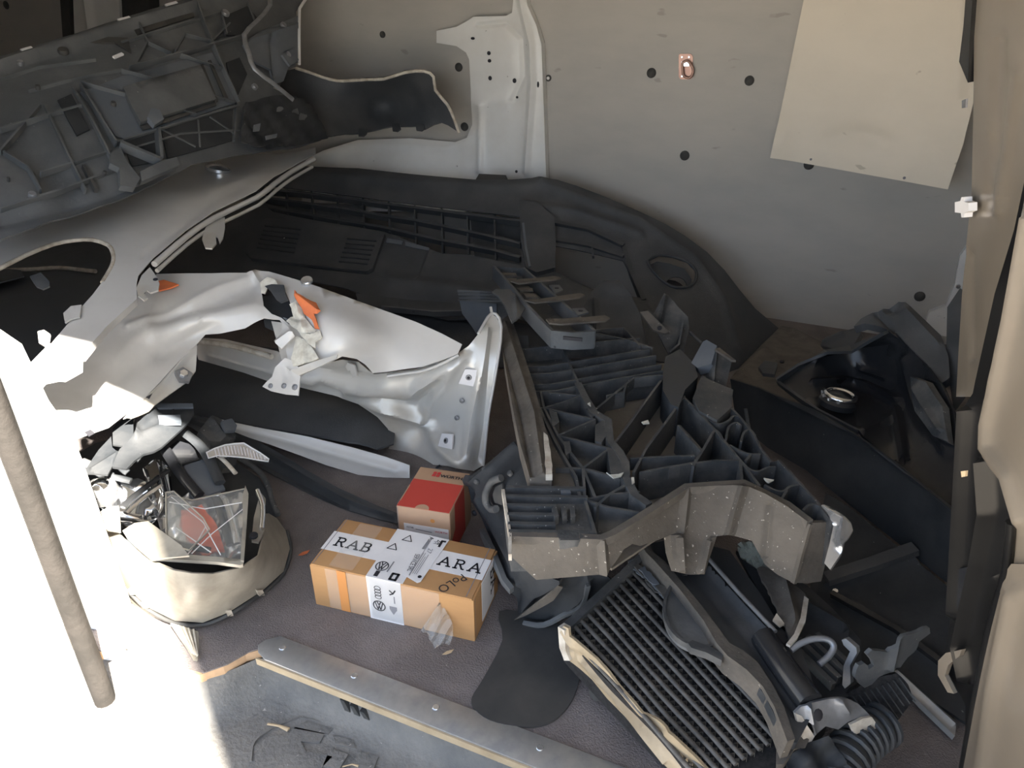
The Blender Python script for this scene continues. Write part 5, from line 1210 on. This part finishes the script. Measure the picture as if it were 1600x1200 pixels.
S5 = Surf([(305, 685, .14), (347, 672, .12), (338, 703, .12)])
o = shard('bracket_fragment', [(305, 686), (315, 674), (326, 663), (336, 666), (347, 673), (358, 682), (362, 690), (362, 698), (350, 702), (338, 704), (320, 702)], S5, 'dusty_plastic', 'grey blocky fragment behind the silver reflector strip', th=.025, off=.02, ridges=[([(322, 668), (345, 700)], 5, .008)])
sheet('cap', [(336, 680), (352, 676), (360, 687), (358, 694), (342, 695)], S5, 'dusty_blue', o, th=.008, off=.034, res=6)
S6 = Surf([(322, 714, .15), (379, 699, .14), (418, 724, .115)])
o = shard('reflector_strip', [(321, 713), (333, 707), (350, 701), (365, 699), (379, 698), (390, 705), (404, 713), (418, 723), (417, 727), (398, 724), (380, 721), (358, 719), (338, 718), (324, 722)], S6, 'silver', 'thin silver patterned reflector strip jutting over the black rubber trim', off=.01, rimmat='paper_white')
for k in range(16):
    x = 334 + 5 * k
    y0 = 708 - 9 * math.sin(math.pi * min(k / 14, 1)) + .55 * k
    rib('pattern_line', [(x, y0), (x + 3, min(y0 + 13, 724))], S6, .001, .0012, 'paper_white', o, off=.0115)
shard('bracket_fragment', [(332, 722), (350, 720), (365, 724), (366, 732), (360, 738), (345, 740), (338, 730)], S5, 'dusty_plastic', 'small grey plastic foot below the reflector strip', th=.012, off=.012)
S7 = Surf([(75, 700, .21), (120, 690, .2), (110, 722, .19)])
o = shard('mount_fragment', [(72, 703), (90, 700), (100, 695), (118, 703), (116, 716), (98, 720), (85, 718)], S7, 'hazy_plastic', 'small sunlit clip fragment between pillar and headlamp', th=.01, off=.01)
disc('clip_hole', S7.at([(97, 710)], .011)[0], S7.n([(97, 710)])[0], .006, .002, 'ink', o, seg=8)

# ------------------------------------------------------------------ long black rubber trim on the floor
RT = Surf([(253, 640, .10), (340, 664, .07), (430, 710, .03), (530, 768, .02), (618, 810, .02), (400, 722, .02), (560, 802, .006)])
o = sheet('rubber_trim', [(250, 638), (290, 645), (340, 658), (385, 680), (430, 704), (480, 735), (530, 763), (590, 790), (632, 806), (620, 818), (580, 808), (530, 793), (470, 765), (420, 738), (380, 716), (345, 700), (300, 668)], RT, 'black_plastic', None, th=.006, res=9,
          ridges=[([(260, 645), (345, 672), (440, 722), (540, 780), (615, 808)], 4, .01), ([(340, 688), (430, 735), (540, 793)], 4, -.006)])
tag(o, 'long black rubber trim lying diagonally behind the parcels', 'trim strip')

# ------------------------------------------------------------------ cardboard parcel
def quad_box(corners, z1, z0=0.0):
    return [np.r_[atz(x, y, z1)[:2], z1] for x, y in corners]


ZB = .084
q = [atz(483, 880, ZB), atz(740, 937, ZB), atz(775, 862, ZB), atz(537, 806, ZB)]     # near-left, near-right, far-right, far-left
ex = q[1] - q[0]; ey = ((q[3] - q[0]) + (q[2] - q[1])) / 2
ex[2] = ey[2] = 0
Lx = np.linalg.norm(ex); exn = ex / Lx
ey = ey - exn * (ey @ exn); Ly = np.linalg.norm(ey); eyn = ey / Ly
B0 = np.r_[q[0][:2], 0.0]
ez = np.array((0, 0, 1.0))
pb = thing('cardboard_box', 'long brown cardboard parcel with white printed tape and hand-written POLO', 'box', B0 + ex / 2 + ey / 2)
prism('carton', [B0, B0 + exn * Lx, B0 + exn * Lx + eyn * Ly, B0 + eyn * Ly], ez * (ZB - .0025), 'cardboard', pb, bevel=.0015)
prism('lid', [B0 + ez * (ZB - .0024) + exn * .003, B0 + ez * (ZB - .0024) + exn * (Lx - .003), B0 + ez * (ZB - .0024) + exn * (Lx - .003) + eyn * (Ly - .001), B0 + ez * (ZB - .0024) + exn * .003 + eyn * (Ly - .001)], ez * .0024, 'cardboard', pb, bevel=.0008)


class Face:
    """Flat printing area: origin, u, v axes in metres, n outward."""
    def __init__(s, o, u, v): s.o, s.u, s.v, s.n = np.array(o, float), u, v, np.cross(u, v)
    def p(s, a, b, h=0.0): return s.o + s.u * a + s.v * b + s.n * h
    def patch(s, name, pts, mat, parent, h=.0004, th=.0004):
        n = len(pts)
        V = [s.p(a, b, h) for a, b in pts] + [s.p(a, b, h - th) for a, b in pts]
        Fc = [tuple(range(n)), tuple(range(2 * n - 1, n - 1, -1))] + [(i, (i + 1) % n, n + (i + 1) % n, n + i) for i in range(n)]
        return mk(name, V, Fc, mat, parent, smooth=False)
    def rect(s, name, a0, b0, a1, b1, mat, parent, h=.0004):
        return s.patch(name, [(a0, b0), (a1, b0), (a1, b1), (a0, b1)], mat, parent, h)
    def ring(s, name, c, r, w, mat, parent, h=.0012, k=20, sq=1.0):
        V, Fc = [], []
        for i in range(k):
            t = 2 * math.pi * i / k
            for rr in (r, r - w):
                V.append(s.p(c[0] + rr * math.cos(t), c[1] + rr * sq * math.sin(t), h))
        for i in range(k):
            j = (i + 1) % k
            Fc.append((2 * i, 2 * j, 2 * j + 1, 2 * i + 1))
        return mk(name, V, Fc, mat, parent, smooth=False, fix=False)
    def line(s, name, pts, w, mat, parent, h=.0012):
        V, Fc = [], []
        for a, b in zip(pts[:-1], pts[1:]):
            a = np.array(a, float); b = np.array(b, float)
            d = b - a; d /= max(np.linalg.norm(d), 1e-9); m = np.array((-d[1], d[0])) * w / 2; e = d * w * .3
            k = len(V)
            V += [s.p(*(a - e + m), h), s.p(*(a - e - m), h), s.p(*(b + e - m), h), s.p(*(b + e + m), h)]
            Fc.append((k, k + 1, k + 2, k + 3))
        return mk(name, V, Fc, mat, parent, smooth=False, fix=False)
    def text(s, name, txt, at, size, mat, parent, ang=0.0, h=.0012, sx=1.0, bold=0.0):
        cu = bpy.data.curves.new('t', 'FONT'); cu.body = txt; cu.size = size; cu.align_x = 'CENTER'; cu.align_y = 'CENTER'; cu.offset = bold
        cu.resolution_u = 3
        to = bpy.data.objects.new('t', cu); COL.objects.link(to)
        bpy.context.view_layer.update()
        me = to.to_mesh()
        ca, sa = math.cos(ang), math.sin(ang)
        V = []
        for w in me.vertices:
            x, y = w.co.x * sx, w.co.y
            V.append(s.p(at[0] + x * ca - y * sa, at[1] + x * sa + y * ca, h))
        Fc = [tuple(p.vertices) for p in me.polygons]
        to.to_mesh_clear(); bpy.data.objects.remove(to); bpy.data.curves.remove(cu)
        return mk(name, V, Fc, mat, parent, smooth=False, fix=False)


SERIF = {'A': [[(0, 0), (.42, 1.0), (.84, 0)], [(.16, .36), (.68, .36)], [(-.12, 0), (.16, 0)], [(.66, 0), (1.0, 0)]],
         'R': [[(.12, 0), (.12, 1)], [(-.02, 1), (.5, 1), (.66, .9), (.7, .76), (.64, .6), (.48, .52), (.12, .52)], [(.4, .52), (.72, 0), (.86, 0)], [(-.04, 0), (.28, 0)]],
         'B': [[(.12, 0), (.12, 1)], [(-.02, 1), (.5, 1), (.64, .9), (.66, .78), (.6, .62), (.46, .54), (.12, .54)], [(.46, .54), (.66, .44), (.72, .28), (.66, .1), (.5, 0), (-.02, 0)]]}


def serif(face, txt, at, size, ang, mat, parent, h=.0012, gap=1.05):
    x = 0.0
    for c in txt:
        for k, st in enumerate(SERIF[c]):
            pts = []
            for a, b in st:
                a, b = (a + x) * size * 1.0, b * size
                pts.append((at[0] + a * math.cos(ang) - b * math.sin(ang), at[1] + a * math.sin(ang) + b * math.cos(ang)))
            face.line('letter', pts, size * .155, mat, parent, h)
        x += gap


TOP = Face(B0 + ez * ZB, exn, eyn)
FRT = Face(B0, exn, ez)
RGT = Face(B0 + exn * Lx, eyn, ez)
D = Ly
# white tape along the parcel and across it
ta = TOP.rect('printed_tape', 0.0, D * .31, Lx * .44, D * .70, 'paper_white', pb, .0006)
tb_ = TOP.rect('printed_tape', Lx * .62, D * .36, Lx - .001, D * .76, 'paper_white', pb, .0006)
tc = TOP.rect('printed_tape', Lx * .36, -.001, Lx * .585, D, 'paper_white', pb, .0010)
td_ = FRT.rect('printed_tape', Lx * .36, 0.0, Lx * .57, ZB, 'paper_white', pb, .0008)
te = RGT.rect('printed_tape', D * .30, .008, D * .80, ZB, 'paper_white', pb, .0006)
serif(TOP, 'RAB', (.016, D * .42), D * .165, 0.0, 'ink', ta, gap=1.2)
serif(TOP, 'ARA', (Lx * .715, D * .47), D * .165, 0.0, 'ink', tb_, gap=1.3)
serif(RGT, 'BA', (D * .66, .072), .022, -math.pi / 2, 'ink', te)
# recycling triangles and small marks on the tape
for cx, cy, s_ in ((.09, .62, .008), (Lx * .46, D * .84, .008)):
    cx = Lx * .405 if cx < .1 else cx
    TOP.line('recycling_mark', [(cx - s_, cy * (D if cy < 1 and cy == .62 else 1) - s_ * .7), (cx + s_, cy * (D if cy == .62 else 1) - s_ * .7), (cx, cy * (D if cy == .62 else 1) + s_), (cx - s_, cy * (D if cy == .62 else 1) - s_ * .7)], .0016, 'ink', tc, .0016)
vw = (Lx * .415, D * .22)
def round_mark(face, c, r, par, h):
    face.ring('round_mark', c, r, r * .16, 'ink', par, h)
    face.line('round_mark', [(c[0] - r * .6, c[1] + r * .6), (c[0] - r * .2, c[1] - r * .7), (c[0], c[1]), (c[0] + r * .2, c[1] - r * .7), (c[0] + r * .6, c[1] + r * .6)], r * .16, 'ink', par, h)
    face.line('round_mark', [(c[0] - r * .3, c[1] + r * .8), (c[0], c[1] + r * .15), (c[0] + r * .3, c[1] + r * .8)], r * .16, 'ink', par, h)
round_mark(TOP, vw, .0105, tc, .0016)
round_mark(FRT, (Lx * .425, .030), .0105, td_, .0014)
TOP.rect('print_block', Lx * .40, D * .02, Lx * .425, D * .12, 'ink', tc, .0016)
TOP.line('print_block', [(Lx * .50, D * .02), (Lx * .535, D * .02), (Lx * .535, D * .13), (Lx * .50, D * .13), (Lx * .50, D * .02)], .004, 'ink', tc, .0016)
TOP.line('small_print', [(Lx * .462, D * .14), (Lx * .465, D * .34)], .0022, 'ink_grey', tc, .0016)
for k in range(4):
    FRT.ring('ring_mark', (Lx * .425, .048 + .0058 * k), .0056, .0012, 'ink', td_, .0014, sq=.8)
FRT.line('wing_mark', [(Lx * .50, .058), (Lx * .52, .061), (Lx * .535, .068)], .0022, 'ink', td_, .0014)
FRT.line('wing_mark', [(Lx * .50, .066), (Lx * .52, .061)], .0022, 'ink', td_, .0014)
FRT.line('small_print', [(Lx * .525, .042), (Lx * .525, .055)], .0018, 'ink_grey', td_, .0014)
FRT.patch('shield_mark', [(Lx * .49, .034), (Lx * .535, .034), (Lx * .535, .028), (Lx * .512, .018), (Lx * .49, .028)], 'ink_grey', td_, .0014)
# address label on top
LBL = [(Lx * .56, D * .99), (Lx * .70, D * .97), (Lx * .715, D * .16), (Lx * .58, D * .12)]
lb = TOP.patch('address_label', [(Lx * .545, D * .16), (Lx * .66, D * .06), (Lx * .675, D * .09), (Lx * .70, D * .98), (Lx * .58, D * .99)], 'paper_white', pb, .0016)
TOP.text('label_text', 'SERVICE SRL', (Lx * .575, D * .40), .0115, 'ink', lb, ang=math.radians(-86), h=.0022, sx=.62)
TOP.text('label_text', 'A', (Lx * .592, D * .93), .0115, 'ink', lb, ang=math.radians(-86), h=.0022)
TOP.line('label_line', [(Lx * .588, D * .88), (Lx * .583, D * .70)], .0045, 'ink_grey', lb, .0022)
for k, (b0, b1) in enumerate(((.15, .62), (.2, .62), (.2, .55), (.2, .6))):
    TOP.line('label_line', [(Lx * (.60 + .011 * k), D * b1), (Lx * (.596 + .011 * k), D * b0)], .0009, 'ink_grey', lb, .0022)
TOP.line('label_line', [(Lx * .597, D * .95), (Lx * .592, D * .16)], .0008, 'ink_grey', lb, .0022)
TOP.text('label_text', '24', (Lx * .65, D * .88), .012, 'ink', lb, ang=math.radians(-90), h=.0022)
TOP.text('label_text', '27', (Lx * .625, D * .68), .011, 'ink_grey', lb, ang=math.radians(-90), h=.0022)
TOP.text('label_text', 'H', (Lx * .63, D * .86), .009, 'ink_grey', lb, ang=math.radians(-90), h=.0022)
TOP.line('corner_mark', [(Lx * .665, D * .80), (Lx * .665, D * .92), (Lx * .685, D * .92)], .004, 'ink', lb, .0022)
TOP.ring('label_dot', (Lx * .655, D * .17), .003, .0029, 'ink', lb, .0022)
# handwriting
TOP.text('handwriting', 'PoLO', (Lx * .845, D * .19), .022, 'ink', pb, ang=math.radians(236), h=.0012, sx=.9)
# brown and clear tape on the near side, fold lines
FRT.rect('brown_tape', Lx * .175, 0.002, Lx * .232, ZB - .001, 'tape_brown', pb, .0016)
FRT.rect('clear_tape', Lx * .10, .003, Lx * .80, ZB - .002, 'tape_clear', pb, .0012)
TOP.rect('clear_tape', Lx * .12, .003, Lx * .27, D * .95, 'tape_clear', pb, .0018)
TOP.line('fold_line', [(Lx * .022, .002), (Lx * .022, D)], .0012, 'ink_grey', pb, .0009)
TOP.line('fold_line', [(Lx * .955, .002), (Lx * .955, D)], .0012, 'ink_grey', pb, .0009)
RGT.line('fold_line', [(.004, 0.002), (.004, ZB - .002)], .001, 'ink_grey', pb, .0009)
TS = Surf([(660, 985, .02), (700, 940, .055), (708, 1005, .004)])
sheet('loose_tape', [(658, 983), (672, 962), (688, 938), (697, 950), (708, 970), (709, 990), (703, 1004), (690, 1002), (680, 1010), (668, 985)], TS, 'clear_plastic', pb, th=.001, off=.012, res=6, wave=lambda x, y: .004 * math.sin(x * .35 + y * .2))

# ------------------------------------------------------------------ small red and brown carton behind it
ZW = .098
w0 = [atz(619, 790, ZW), atz(702, 803, ZW), atz(721, 737, ZW), atz(640, 728, ZW)]
ux = w0[1] - w0[0]; ux[2] = 0; Wx = np.linalg.norm(ux); ux /= Wx
uy = ((w0[3] - w0[0]) + (w0[2] - w0[1])) / 2; uy[2] = 0; uy -= ux * (uy @ ux); Wy_ = np.linalg.norm(uy); uy /= Wy_
C0 = np.r_[w0[0][:2], 0.0]
wb = thing('cardboard_box', 'small red and brown carton printed W\u00dcRTH behind the long parcel', 'box', C0 + ux * Wx / 2 + uy * Wy_ / 2)
prism('carton', [C0, C0 + ux * Wx, C0 + ux * Wx + uy * Wy_, C0 + uy * Wy_], ez * ZW, 'cardboard_pale', wb, bevel=.0015)
WT = Face(C0 + ez * ZW, ux, uy); WFc = Face(C0, ux, ez); WR = Face(C0 + ux * Wx, uy, ez)
rd = WT.rect('red_band', .001, .001, Wx - .001, Wy_ * .68, 'red_print', wb, .0005)
WR.rect('red_band', .001, .004, Wy_ * .68, ZW - .001, 'red_print', wb, .0005)
WR.patch('bare_patch', [(0, ZW * .35), (Wy_ * .2, ZW * .5), (Wy_ * .22, ZW), (0, ZW)], 'cardboard_pale', wb, .0008)
WT.text('brand_text', 'W\u00dcRTH', (Wx * .70, Wy_ * .83), .0105, 'ink', wb, h=.001, sx=1.05, bold=.0003)
for dx in (0, 1):
    for dy in (0, 1):
        WT.patch('brand_mark', [(Wx * .315 + .0075 * dx, Wy_ * .80 + .0075 * dy), (Wx * .315 + .0075 * dx + .006, Wy_ * .80 + .0075 * dy), (Wx * .315 + .0075 * dx + .0065, Wy_ * .80 + .0075 * dy + .006), (Wx * .315 + .0075 * dx + .0005, Wy_ * .80 + .0075 * dy + .006)], 'ink_red', wb, .001)
WT.patch('thumb_notch', [(Wx * .48 + .012 * math.cos(a), .001 + .012 * math.sin(a)) for a in np.linspace(0, math.pi, 12)], 'cardboard_pale', wb, .0009)
ws = WFc.rect('sticker', Wx * .12, .020, Wx * .97, ZW * .66, 'paper_white', wb, .0006)
WFc.text('sticker_text', '05708', (Wx * .24, ZW * .59), .005, 'ink', ws, h=.0012)
WFc.line('sticker_text', [(Wx * .35, ZW * .57), (Wx * .65, ZW * .55)], .0015, 'ink_grey', ws, .0012)
WFc.text('sticker_text', 'W\u00dcRTH', (Wx * .83, ZW * .58), .006, 'ink_red', ws, h=.0012)
WFc.ring('brown_dot', (Wx * .68, ZW * .80), .004, .0038, 'tape_brown', wb, .001)
WFc.line('slot', [(Wx * .02, ZW * .3), (Wx * .02, ZW * .98)], .001, 'ink_grey', wb, .0008)
WT.line('slot', [(Wx * .02, Wy_ * .12), (Wx * .02, Wy_ * .5)], .0018, 'cardboard_pale', wb, .0012)

# ------------------------------------------------------------------ wood splinters on the step
for pts, w, lab in (([(418, 1131), (436, 1134), (451, 1140)], .004, 'long pale wood splinter lying on the step'), ([(463, 1092), (475, 1094)], .003, 'yellowish wood chip on the step near the riser'), ([(486, 1096), (498, 1100)], .003, 'thin pale straw next to the riser slot'),
                    ([(535, 1198), (550, 1194), (560, 1197)], .002, 'thin curled straw at the bottom edge of the step')):
    P3 = np.array([atz(x, y, -.069) for x, y in pts])
    tag(tube('wood_splinter', P3, [w * .5] * (len(P3) - 1) + [w * .9], 'wood', None, seg=6, flat=.5), lab, 'splinter', 'splinters on the step')

for x, y, lab in ((475, 865, 'small orange-brown dry leaf on the mat left of the parcel'), (700, 910 + 110, 'tiny dry leaf scrap on the mat in front of the parcel')):
    LS = Surf([(x, y, .003), (x + 10, y, .003), (x, y + 10, .003)])
    tag(sheet('dry_leaf', [(x - 9, y + 3), (x - 2, y - 2), (x + 9, y - 5), (x + 5, y), (x - 3, y + 3)], LS, 'foam_orange' if x < 500 else 'wood', None, th=.001, res=5, off=.001), lab, 'leaf')

# ------------------------------------------------------------------ door edge and pillar on the right, close to the camera
rp = bpy.data.objects.new('wall_rear_pillar', None); COL.objects.link(rp); adopt(rp, (0.25, 0.6, 0.0), None); struct(rp)
R1 = Surf([(1525, 0, ('y', .95)), (1500, 520, ('y', .95)), (1600, 100, ('y', .80)), (1560, 520, ('y', .80))])
sheet('inner_post', [(1527, -60), (1522, 60), (1521, 160), (1518, 300), (1508, 400), (1503, 460), (1497, 560), (1494, 620), (1640, 620), (1700, 300), (1700, -60)], R1, 'shaded_cream', rp, th=.02, res=16,
      ridges=[([(1560, 60), (1555, 240), (1550, 320)], 12, -.004), ([(1590, 120), (1560, 330)], 10, .004), ([(1545, 200), (1565, 330)], 9, .003), ([(1515, 400), (1520, 560)], 6, -.004)])
sheet('dark_slot', [(1520, -60), (1531, -60), (1522, 60), (1519, 128), (1505, 95), (1512, 40)], R1, 'seal_black', rp, th=.01, off=.004, res=14, sharp=50)
bt = sheet('latch', [(1511, 314), (1520, 312), (1522, 306), (1526, 306), (1526, 313), (1534, 315), (1534, 328), (1527, 331), (1526, 338), (1522, 338), (1521, 331), (1511, 330)], R1, 'paper_white', rp, th=.008, off=.012, res=8)
sheet('sticker', [(1516, 155), (1523, 152), (1522, 166), (1516, 167)], R1, 'steel_grey', rp, th=.002, off=.008, res=8)
# dark weather strip
R2 = Surf([(1600, 250, ('y', .62)), (1545, 480, ('y', .62)), (1535, 700, ('y', .62)), (1640, 500, ('y', .55)), (1490, 900, ('y', .66)), (1480, 1040, ('y', .66)), (1560, 1100, ('y', .60))])
sheet('weather_strip', [(1680, 150), (1600, 240), (1575, 360), (1545, 460), (1515, 600), (1500, 680), (1493, 800), (1488, 900), (1474, 1000), (1471, 1045), (1488, 1075), (1503, 1105), (1500, 1240), (1700, 1240), (1700, 150)], R2, 'seal_black', rp, th=.02, res=18, off=-.004,
      ridges=[([(1510, 640), (1500, 800), (1490, 960)], 8, .012), ([(1540, 720), (1545, 800), (1530, 880), (1500, 1010), (1510, 1060)], 7, .014), ([(1570, 700), (1580, 800), (1560, 900)], 8, -.012)])
# cream door skin in front of it
R3 = Surf([(1600, 330, ('y', .54)), (1540, 690, ('y', .58)), (1640, 690, ('y', .46)), (1560, 1100, ('y', .56)), (1660, 1100, ('y', .46))])
sheet('door_return', [(1700, 200), (1625, 230), (1602, 300), (1586, 400), (1570, 500), (1555, 595), (1540, 640), (1531, 668), (1528, 692), (1536, 715), (1550, 736), (1566, 755), (1578, 780), (1586, 815), (1584, 850), (1578, 890), (1700, 900)], R3, 'shaded_cream', rp, th=.008, res=12, off=.0,
      ridges=[([(1610, 340), (1580, 500), (1543, 665), (1542, 700), (1575, 745), (1596, 815)], 8, .006)])
sheet('lower_return', [(1572, 905), (1560, 950), (1545, 1010), (1525, 1110), (1503, 1240), (1700, 1240), (1700, 880), (1590, 880)], R3, 'shaded_cream', rp, th=.008, res=14, off=.004, ridges=[([(1592, 930), (1560, 1080), (1535, 1240)], 12, .006)])
tubepx('edge_seal', [(1588, 815), (1580, 890), (1562, 950), (1545, 1020), (1524, 1120), (1502, 1235)], R3, .0035, 'seal_black', rp, off=.003, sm=3)
tubepx('edge_bead', [(1610, 270), (1588, 400), (1557, 595), (1532, 670), (1530, 695), (1552, 735), (1580, 778), (1588, 815)], R3, .003, 'seal_black', rp, off=-.003, sm=3)
bl = sheet('gloss_patch', [(1495, 890), (1515, 885), (1526, 900), (1518, 930), (1500, 955), (1492, 930)], R2, 'black_gloss', rp, th=.004, off=.002, res=8)
sheet('pale_flap', [(1478, 1030), (1490, 1018), (1516, 1012), (1512, 1022), (1494, 1036), (1488, 1052), (1502, 1080), (1492, 1078), (1477, 1052)], R2, 'shaded_cream', rp, th=.004, off=.008, res=8)
sheet('tape_dot', [(1524, 732), (1532, 731), (1531, 740), (1525, 741)], R2, 'wood', rp, th=.002, off=.012, res=8)
